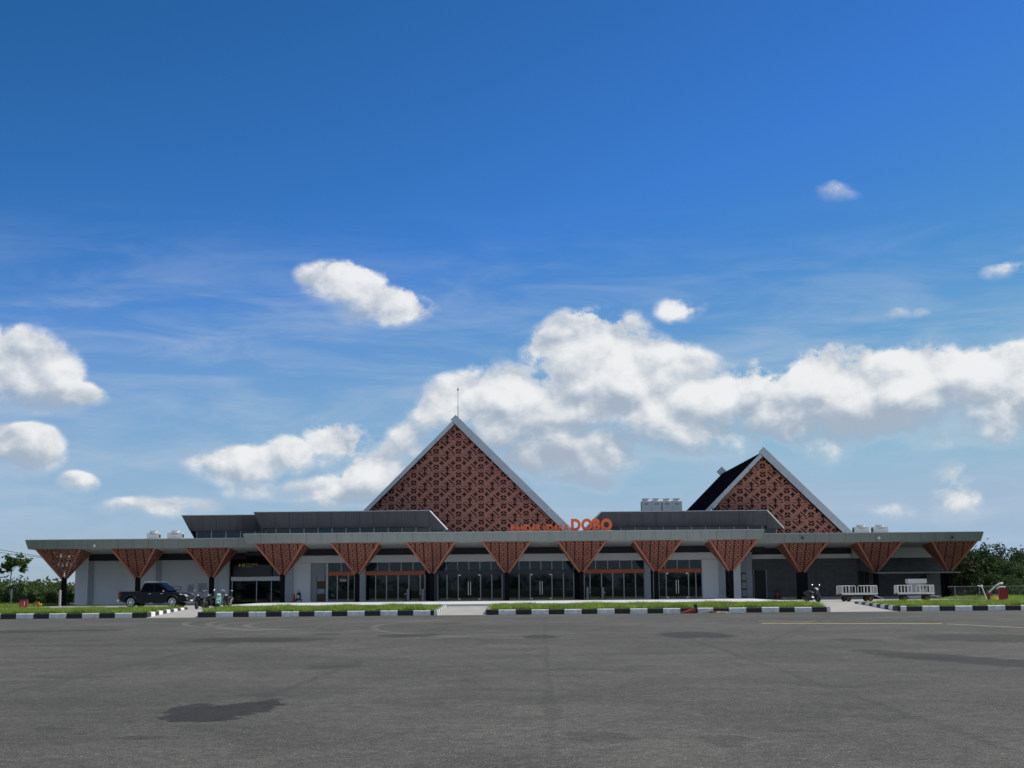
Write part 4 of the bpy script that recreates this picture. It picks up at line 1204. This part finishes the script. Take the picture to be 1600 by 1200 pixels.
# pale cabinet behind the right-hand cart
q = at(1431.5, 915, 111); z1 = wz(1431, 904.5, 111)
cb_ = empty('steel_counter', (q.x, 111, ZP)); tag(cb_, 'pale grey steel cabinet with overhanging lid behind baggage cart', 'cabinet')
MB().box(-.64, .64, -.35, .35, 0, z1 - ZP - .34).build('cabinet_body', 'ac_grey', cb_)
MB().box(-.72, .72, -.42, .42, z1 - ZP - .338, z1 - ZP).build('lid', 'ac_white', cb_, bevel=.02)
MB().box(.30, .62, -.47, -.43, z1 - ZP - .75, z1 - ZP - .45).build('control_box', 'black_plastic', cb_)

# ------------------------------------------------------------------ cones, extinguishers, posts
def cone_mesh(c):
    MB().box(-.19, .19, -.19, .19, 0, .04).build('cone_base', 'black_plastic', c, bevel=.01)
    MB().lathe([(.15, .04), (.03, .70), (.025, .71)], 18, 'z').build('cone_body', 'cone_red', c, smooth=False)
q = at(459.5, 938, 117.6); c = empty('traffic_cone', (q.x, 117.6, ZT)); tag(c, 'upright red traffic cone by the white wall panel', 'traffic cone'); cone_mesh(c)
q = at(1076, 955, 79.6); c = empty('traffic_cone', (q.x + .42, 79.55, .16), 0); tag(c, 'toppled faded red traffic cone with black base against the kerb', 'traffic cone')
MB().box(-.05, .04, -.24, .24, -.14, .34).build('cone_base', 'black_plastic', c, bevel=.02)
MB().lathe([(.17, -.05), (.035, -.86), (.028, -.87)], 18, 'x', (0, 0, 0)).build('cone_body', 'cone_red', c)
c.rotation_euler = (0, R(-9), R(4))
for (px, py, L, m, lab) in ((1107, 956, .34, 'rust', 'small crumpled brown scrap lying at the kerb foot'), (1121, 956, .45, 'wood', 'flat pale scrap strip lying at the kerb foot')):
    q = gnd(px, py + 1)
    n = 9; vs = []
    for i in range(n):
        a = 2 * math.pi * i / n
        vs.append((L * math.cos(a) * rng.uniform(.7, 1.1), .12 * math.sin(a) * rng.uniform(.7, 1.2), rng.uniform(.0, .03)))
    vs += [(v[0] * .6, v[1] * .6, .05 + rng.uniform(0, .06)) for v in vs]
    o = MB().add(vs, [tuple(range(n - 1, -1, -1)), tuple(range(n, 2 * n))] + [(i, (i + 1) % n, n + (i + 1) % n, n + i) for i in range(n)]).build('litter', m)
    o.location = (q.x, YK - .25, .004); tag(o, lab, 'litter')
def extinguisher(loc, body, label):
    e = empty('wheeled_extinguisher', loc); tag(e, label, 'fire extinguisher')
    MB().lathe([(.10, .12), (.16, .16), (.16, .62), (.12, .70), (.05, .74), (.05, .80)], 18, 'z').build('cylinder', body, e, smooth=False)
    for s in (-1, 1):
        MB().lathe([(.13, s * .20 - .025), (.14, s * .20), (.13, s * .20 + .025)], 16, 'x', (0, .08, .14)).build('wheel', 'rubber', e)
        MB().tube([(s * .12, .12, .10), (s * .12, .16, .72), (s * .10, .12, .92), (0, .12, .95)], .016, 6).build('handle_frame', 'black_plastic', e)
    MB().tube([(.05, 0, .78), (.18, -.05, .72), (.19, -.1, .4), (.10, -.15, .3)], .016, 6).build('hose', 'rubber', e)
    MB().box(-.09, .07, -.172, -.155, .30, .55).build('label_plate', 'cart_white' if body != 'hydrant_red' else 'cone_red', e)
    return e
q = at(466.5, 938, 117.5); extinguisher((q.x, 117.5, ZT), 'bike_black', 'dark wheeled cylinder with loop handle beside the red cone')
q = at(1215, 938, 118.4); extinguisher((q.x, 118.4, ZP), 'hydrant_red', 'dark red wheeled extinguisher against the slate wall')
for (px, lab, g_) in ((633.3, 'white topped post left of the narrow entrance in left glass bay', 'entrance posts'), (656.4, 'white topped post right of the narrow entrance in left glass bay', 'entrance posts'),
                      (922, 'white topped post left of the narrow entrance in right glass bay', 'entrance posts'), (945, 'white topped post right of the narrow entrance in right glass bay', 'entrance posts')):
    q = at(px, 930, 117.4); s = 1 if px in (633.3, 922) else 1
    p = empty('entrance_post', (q.x, 117.4, ZT)); tag(p, lab, 'post', g_)
    MB().lathe([(.13, 0), (.13, .03), (.035, .05), (.035, .52)], 12, 'z').build('post_tube', 'coil', p)
    MB().ball((0, 0, .56), .06, .06, .06).build('post_cap', 'cart_white', p, smooth=True)
    k = .19 if px < 700 else (-.19 if px < 930 else -.12)
    MB().box(k - .09, k + .09, .3, .5, 0, .98).build('detector_panel', 'ac_grey', p)

# ------------------------------------------------------------------ right corner: hydrant set, fence
q = at(1567.5, 932, 97); b = empty('hose_cabinet', (q.x, 97, ZP - .02)); tag(b, 'dark red hose cabinet with white hose on top near trees', 'cabinet')
hb_ = wz(1567, 918.5, 97) - ZP
MB().box(-.27, .27, -.2, .2, 0, hb_).build('cabinet_body', 'hydrant_red', b, bevel=.02)
MB().box(-.20, .20, -.215, -.2, .12, hb_ - .12).build('cabinet_door', 'tail_red', b)
MB().tube([(-.42, -.05, hb_ - .05), (-.30, -.05, hb_ + .06), (0, 0, hb_ + .09), (.18, 0, hb_ + .05)], .045, 8).build('folded_hose', 'cart_white', b, smooth=True)
q = at(1545, 938, 97.4); b = empty('fire_hydrant', (q.x, 97.4, ZP - .02)); tag(b, 'rusty red pillar hydrant beside the yellow drum', 'hydrant')
MB().lathe([(.17, 0), (.17, .05), (.10, .06), (.10, .50), (.13, .52), (.13, .56), (.09, .60), (.04, .66)], 14, 'z').build('barrel', 'hydrant_red', b)
for s in (-1, 1):
    MB().lathe([(.055, s * .08), (.055, s * .19), (.07, s * .19), (.07, s * .22)], 10, 'x', (0, 0, .40)).build('outlet', 'rust', b)
q2 = [at(1545.5, 926, 97.4), at(1552, 919, 97.4), at(1557, 914.5, 97.4), at(1562, 912, 97.4), at(1567, 911.5, 97.4)]
pb = empty('curved_pipe', (q2[0].x, 97.4, ZP)); tag(pb, 'white arched pipe rising from the red hydrant', 'pipe')
MB().tube([p - Vector((q2[0].x, 97.4, ZP)) for p in q2], [.05, .055, .06, .07, .07], 8).build('pipe_arc', 'cart_white', pb, smooth=True)
MB().tube([Vector((0, 0, .62)), q2[0] - Vector((q2[0].x, 97.4, ZP))], .05, 8).build('pipe_base', 'rust', pb)
q = at(1541.5, 936, 97.0); p2 = [at(1541.5, 935, 97), at(1537, 924, 97), at(1534.8, 917.5, 97), at(1534, 916, 97), at(1527.5, 915, 97)]
pb = empty('bent_pipe', (q.x, 97.0, ZP)); tag(pb, 'thin white bent standpipe left of the red hydrant', 'pipe')
MB().tube([Vector(p2[0]) - Vector((q.x, 97.0, ZP)) - Vector((0, 0, .35))] + [p - Vector((q.x, 97.0, ZP)) for p in p2], .035, 8).build('standpipe', 'cart_white', pb)
MB().ball(p2[3] - Vector((q.x, 97.0, ZP)), .08, .08, .09).build('elbow', 'cart_white', pb)
q = at(1555, 936, 96.6); b = empty('yellow_drum', (q.x, 96.6, ZP - .02)); tag(b, 'small bright yellow drum on the grass by the hydrant', 'drum')
hh = wz(1555, 931.5, 96.6) - ZP
MB().lathe([(.20, 0), (.21, .02), (.205, hh * .5), (.215, hh * .52), (.205, hh * .54), (.21, hh), (.17, hh), (.16, hh - .03)], 20, 'z').build('drum_shell', 'yellow', b)
MB().tube([(-.2, 0, hh), (-.1, -.1, hh + .09), (.1, -.1, hh + .09), (.2, 0, hh)], .012, 5).build('drum_handle', 'galv', b)
fx = [at(p, 930, 106).x for p in (1481.5, 1492.5, 1531, 1566, 1604, 1640)]
fe = empty('wire_fence', (fx[0], 106, ZP)); tag(fe, 'galvanised wire mesh fence running right from the terminal', 'fence')
fh = wz(1530, 915.5, 106) - ZP
for x in fx[1:]:
    MB().tube([(x - fx[0], 0, -.3), (x - fx[0], 0, fh)], .03, 6).build('post', 'galv', fe)
MB().tube([(0, 0, fh - .03), (fx[-1] - fx[0], 0, fh - .03)], .018, 6).build('top_rail', 'galv', fe)
MB().tube([(0, 0, .12), (fx[-1] - fx[0], 0, .12)], .02, 6).build('bottom_rail', 'galv', fe)
mb = MB(); Lf = fx[-1] - fx[0]; st = .16
k = -int(fh / st) - 1
while k * st < Lf:
    for s in (0, 1):
        x0 = k * st; pa, pb_ = (x0, .12), (x0 + fh - .15, fh - .03)
        if s: pa, pb_ = (x0 + fh - .15, .12), (x0, fh - .03)
        if 0 <= min(pa[0], pb_[0]) and max(pa[0], pb_[0]) <= Lf:
            mb.tube([(pa[0], 0, pa[1]), (pb_[0], 0, pb_[1])], .004, 3, False)
    k += 1
w_ = mb.build('wire_mesh', 'galv', fe); w_['kind'] = 'stuff'

# left corner: red box, orange item, posts, cable
q = at(37, 945, 104); b = empty('hose_cabinet', (q.x, 104, ZP - .02)); tag(b, 'red hose cabinet standing in grass at far left', 'cabinet')
hb_ = wz(37, 936.5, 104) - ZP
MB().box(-.26, .26, -.2, .2, 0, hb_).build('cabinet_body', 'hydrant_red', b, bevel=.02)
MB().box(-.2, .2, -.215, -.2, .1, hb_ - .1).build('cabinet_door', 'cone_red', b)
MB().box(.10, .16, -.225, -.216, .2, .5).build('door_label', 'cart_white', b)
q = at(60, 946, 104); b = empty('fire_hydrant', (q.x, 104, ZP - .02)); tag(b, 'short orange pillar hydrant in grass right of the red cabinet', 'hydrant')
MB().lathe([(.14, 0), (.14, .05), (.09, .06), (.09, .32), (.11, .34), (.07, .42), (.03, .45)], 14, 'z').build('barrel', 'cone_red', b)
MB().lathe([(.06, .07), (.06, .2), (.075, .2), (.075, .23)], 10, 'x', (0, 0, .26)).build('outlet', 'yellow', b)
for (px, t_, Y, lab) in ((93.3, 923, 112, 'white concrete post in bushes beside leftmost canopy column'), (17.5, 922, 118, 'pale post under the young tree at far left')):
    q = at(px, 945, Y); hh = wz(px, t_, Y) - ZP
    p = empty('boundary_post', (q.x, Y, ZP - .02)); tag(p, lab, 'post', 'boundary posts')
    MB().box(-.07, .07, -.07, .07, 0, hh).build('post_shaft', 'bark_white', p)
    MB().prism([(-.09, hh), (.09, hh), (0, hh + .08)], -.08, .08, 'y').build('post_cap', 'bark_white', p)
for k, (a, b2) in enumerate((((-60, 845), (140, 878)), ((-60, 852), (160, 879)))):
    p0, p1 = at(a[0], a[1] + 2, 180), at(b2[0], b2[1], 150 if 0 else 180)
    pts = [p0.lerp(p1, i / 12) - Vector((0, 0, .25 * math.sin(math.pi * i / 12))) for i in range(13)]
    p1b = p1 + (p1 - p0) * .6; p0b = p0 - (p1 - p0) * 1.0
    cz = empty('power_cable', pts[0]); tag(cz, ['upper overhead cable crossing the sky at left', 'lower overhead cable crossing the sky at left'][k], 'cable')
    MB().tube([p0b - pts[0]] + [p - pts[0] for p in pts] + [p1b - pts[0]], .028, 4).build('cable_span', 'wire', cz)

# ------------------------------------------------------------------ trees
def leaf_mesh(name, seed, rx, rz, n_clump, per, leaf, m, flat=.75):
    r = np.random.default_rng(seed)
    th = r.uniform(0, 2 * np.pi, n_clump); u = r.uniform(-.75, 1, n_clump); rad = r.uniform(.30, 1.0, n_clump) ** .5
    lump = 1 + .22 * np.sin(th * 3 + seed) + .15 * np.sin(u * 5 + seed * 2)
    c = np.stack([rad * np.cos(th) * np.sqrt(1 - np.minimum(u * u, .98)) * rx, rad * np.sin(th) * np.sqrt(1 - np.minimum(u * u, .98)) * rx, rad * u * rz], 1) * lump[:, None]
    cr = r.uniform(.16, .34, n_clump) * (rx + rz) / 2
    p = np.repeat(c, per, 0) + r.normal(0, 1, (n_clump * per, 3)) * np.repeat(cr, per)[:, None] * np.array([.55, .55, .42])
    N = len(p)
    a = r.normal(0, 1, (N, 3)); a[:, 2] *= flat; a /= np.linalg.norm(a, axis=1)[:, None]
    b = np.cross(a, r.normal(0, 1, (N, 3))); b /= np.linalg.norm(b, axis=1)[:, None]
    s = (leaf * r.uniform(.6, 1.3, N))[:, None]
    v = np.stack([p - a * s, p + b * s * .42, p + a * s, p - b * s * .42], 1).reshape(-1, 3)
    me = bpy.data.meshes.new(name)
    me.from_pydata(v.tolist(), [], (np.arange(N * 4).reshape(-1, 4)).tolist())
    me.materials.append(MATS[m])
    return me
def trunk_mesh(name, h, r0, m, seed, lean=0.0):
    r = random.Random(seed); mb = MB()
    pts = [(lean * h * (i / 5) ** 1.3 + r.uniform(-.04, .04) * h * .1, r.uniform(-.03, .03) * h * .1, h * i / 5) for i in range(6)]
    mb.tube(pts, [r0 * (1.25 - .8 * i / 5) for i in range(6)], 8)
    for k in range(5):
        a = r.uniform(0, 6.28); z0 = h * r.uniform(.45, .9); L = h * r.uniform(.3, .5)
        x0 = lean * h * (z0 / h) ** 1.3
        mb.tube([(x0, 0, z0), (x0 + math.cos(a) * L * .5, math.sin(a) * L * .5, z0 + L * .35), (x0 + math.cos(a) * L, math.sin(a) * L, z0 + L * .85)], [r0 * .5, r0 * .3, r0 * .12], 5)
    return fixn(mesh(name, mb.v, mb.f, m))
TREES = {}
for key, args in {'d0': (11, 2.0, 2.0, 80, 60, .17, 'leaf_dark'), 'd1': (12, 2.2, 1.8, 85, 60, .17, 'leaf_dark'), 'd2': (13, 1.8, 2.3, 80, 60, .17, 'leaf_mid'),
                  'm0': (14, 2.0, 1.6, 70, 55, .18, 'leaf_mid'), 'm1': (15, 2.3, 1.5, 75, 55, .18, 'leaf_olive'), 'm2': (16, 1.7, 1.9, 65, 55, .18, 'leaf_mid')}.items():
    TREES[key] = (leaf_mesh('crown', *args), trunk_mesh('trunk', 2.6, .12, 'bark', args[0]))
def tree(x, y, z, s, key, label, group, rz, sz=1.0):
    t = empty('tree', (x, y, z), rz); tag(t, label, 'tree', group)
    t.scale = (s, s, s * sz)
    cr, tr = TREES[key]
    o = bpy.data.objects.new('crown', cr); COL.objects.link(o); o.parent = t; o.location = (0, 0, 2.15); o.scale = (1, 1, 1.12)
    o = bpy.data.objects.new('trunk', tr); COL.objects.link(o); o.parent = t; o.location = (0, 0, -.1)
    return t
r2 = random.Random(21)
# right: tall dark trees; photo column, photo row of the crown top, depth
ORD = ['first', 'second', 'third', 'fourth', 'fifth', 'sixth', 'seventh', 'eighth', 'ninth', 'tenth', 'eleventh', 'twelfth', 'thirteenth']
RT = [(1500, 862, 131), (1518, 852, 138), (1532, 868, 150), (1545, 858, 143), (1555, 893, 124), (1570, 872, 136), (1580, 885, 127), (1593, 862, 142), (1604, 880, 128), (1614, 848, 150)]
for i, (px, pt, Y) in enumerate(RT):
    q = at(px, pt, Y); hgt_ = q.z - ZP
    tree(q.x, Y, ZP - .05, hgt_ / 4.6, ['d0', 'd1', 'd2'][i % 3], f'dense dark tree, {ORD[i]} to the right from the terminal end', 'trees beyond the right fence', r2.uniform(0, 6.28))
# left: lower, lighter bush line
LT = [(128, 914, 160), (115, 912, 150), (108, 922, 126), (101, 910, 140), (88, 912, 165), (78, 926, 121), (72, 913, 150), (55, 906, 175), (48, 926, 122), (40, 912, 160), (22, 914, 128), (10, 925, 120), (0, 908, 150)]
for i, (px, pt, Y) in enumerate(LT):
    q = at(px, pt, Y); hgt_ = q.z - ZP
    tree(q.x, Y, ZP - .05, hgt_ / 4.2, ['m0', 'm1', 'm2'][i % 3], f'low bushy tree, {ORD[i]} to the left from the white end wall', 'bushes beyond the left lawn', r2.uniform(0, 6.28), 1.0)
# slender young tree at far left
q = at(14, 945, 122); top = wz(20, 863, 122) - ZP
yt = empty('young_tree', (q.x, 122, ZP - .03)); tag(yt, 'slender young tree with pale trunk at the far left', 'tree')
mb = MB().tube([(0, 0, 0), (-.05, 0, top * .35), (.10, 0, top * .62), (.2, 0, top * .8)], [.07, .06, .045, .03], 8)
mb.tube([(.10, 0, top * .6), (-.5, .1, top * .70)], [.035, .015], 5).tube([(.12, 0, top * .64), (.75, -.1, top * .8)], [.035, .015], 5)
mb.build('trunk', 'bark_white', yt)
cm = leaf_mesh('crown', 31, 1.0, .75, 38, 50, .15, 'leaf_mid')
o = bpy.data.objects.new('crown', cm); COL.objects.link(o); o.parent = yt; o.location = (.35, 0, top * .78)
o = bpy.data.objects.new('crown', leaf_mesh('crown', 33, .62, .32, 14, 45, .14, 'leaf_mid')); COL.objects.link(o); o.parent = yt; o.location = (-.75, 0, top * .68)

# ------------------------------------------------------------------ grass
def grass_patch(name, regions, dens_, hmin, hmax, label, seed):
    r = np.random.default_rng(seed); V = []
    for (x0, x1, y0, y1, z) in regions:
        n = int((x1 - x0) * (y1 - y0) * dens_)
        p = np.stack([r.uniform(x0, x1, n), r.uniform(y0, y1, n), np.full(n, z)], 1)
        lump = .72 + .28 * np.sin(p[:, 0] * 1.3 + 2 * np.sin(p[:, 1] * .9)) * np.sin(p[:, 1] * 1.1 + p[:, 0] * .37) + .18 * np.sin(p[:, 0] * 3.7 + p[:, 1] * 2.3)
        h = r.uniform(hmin, hmax, n) * np.clip(lump, .35, 1.3)
        a = r.uniform(0, 6.283, n); w = r.uniform(.012, .028, n)
        side = np.stack([np.cos(a) * w, np.sin(a) * w, np.zeros(n)], 1)
        l = r.normal(0, .75, (n, 2)) * h[:, None]
        tip = p + np.stack([l[:, 0], l[:, 1], h], 1)
        V.append(np.stack([p - side, p + side, tip], 1).reshape(-1, 3))
    V = np.concatenate(V)
    me = bpy.data.meshes.new(name)
    me.from_pydata(V.tolist(), [], np.arange(len(V)).reshape(-1, 3).tolist())
    me.materials.append(MATS['grass'])
    o = bpy.data.objects.new(name, me); COL.objects.link(o)
    tag(o, label, 'grass', kind='stuff')
ZG = ZP - .03
grass_patch('grass', [(-34, -20.65, YK + .22, YI, ZG)], 420, .15, .37, 'short lush grass on the lawn before the pickup', 1)
grass_patch('grass', [(-17.35, -4.5, YK + .22, YI, ZG)], 420, .15, .37, 'short lush grass on the lawn left of the middle driveway', 2)
grass_patch('grass', [(-1.3, 17.35, YK + .22, YI, ZG)], 420, .15, .37, 'short lush grass on the lawn right of the middle driveway', 3)
grass_patch('grass', [(21.55, 33.6, YK + .22, YI, ZG), (33.6, 62, YK + .22, 114, ZG)], 330, .14, .36, 'short lush grass on the lawn before the baggage carts', 4)
grass_patch('grass', [(-58, -34, YK + .22, YI, ZG), (-60, -37.2, YI, 118, ZG)], 260, .16, .42, 'rough grass at the far left corner of the lawn', 5)

# ------------------------------------------------------------------ undergrowth and the wood across the field (mirrored in the glass front)
def thicket(name, spots, m, label, seed, leaf):
    r = np.random.default_rng(seed); V = []
    for (x, y, z, rx, rz, n) in spots:
        u = r.normal(0, 1, (n, 3)); u /= np.linalg.norm(u, axis=1)[:, None]
        p = np.array([x, y, z]) + u * (r.uniform(.35, 1, n) ** .5)[:, None] * np.array([rx, rx, rz])
        p = p[p[:, 2] > ZP - .1]; k = len(p)
        a = r.normal(0, 1, (k, 3)); a /= np.linalg.norm(a, axis=1)[:, None]
        b = np.cross(a, r.normal(0, 1, (k, 3))); b /= np.linalg.norm(b, axis=1)[:, None]
        s_ = (leaf * r.uniform(.6, 1.3, k))[:, None]
        V.append(np.stack([p - a * s_, p + b * s_ * .45, p + a * s_, p - b * s_ * .45], 1).reshape(-1, 3))
    V = np.concatenate(V)
    me = bpy.data.meshes.new(name); me.from_pydata(V.tolist(), [], np.arange(len(V)).reshape(-1, 4).tolist()); me.materials.append(MATS[m])
    o = bpy.data.objects.new(name, me); COL.objects.link(o); tag(o, label, 'undergrowth', kind='stuff')
r3 = random.Random(5)
thicket('undergrowth', [(r3.uniform(41, 78), r3.uniform(113, 126), ZP + .3, r3.uniform(.9, 1.6), r3.uniform(.8, 1.7), 420) for _ in range(75)], 'leaf_mid', 'tangled green undergrowth behind the wire fence', 41, .14)
thicket('undergrowth', [(r3.uniform(42, 90), r3.uniform(128, 150), ZP + .8, r3.uniform(1.5, 2.4), r3.uniform(1.4, 2.6), 420) for _ in range(60)], 'leaf_dark', 'dark tangled thicket between the trees at right', 42, .18)
thicket('undergrowth', [(r3.uniform(-90, -38.5), r3.uniform(118, 150), ZP + .3, r3.uniform(1.0, 2.0), r3.uniform(.9, 1.9), 420) for _ in range(110)], 'leaf_mid', 'tangled green undergrowth along the far left lawn', 43, .16)
thicket('far_wood', [((-1 if i % 2 else 1) * r3.uniform(44, 230), r3.uniform(155, 200), ZP + 1.2, r3.uniform(2.2, 3.6), r3.uniform(1.8, 3.2) * (1.5 if i % 2 == 0 else .62), 300) for i in range(150)], 'leaf_mid', 'far belt of trees closing the horizon beside the terminal', 45, .3)
thicket('wood', [(r3.uniform(-260, 260), r3.uniform(-470, -440), 2.0, r3.uniform(5, 9), r3.uniform(3.0, 6.5), 160) for _ in range(120)], 'leaf_dark', 'low wood across the airfield mirrored in the glass', 44, .9)
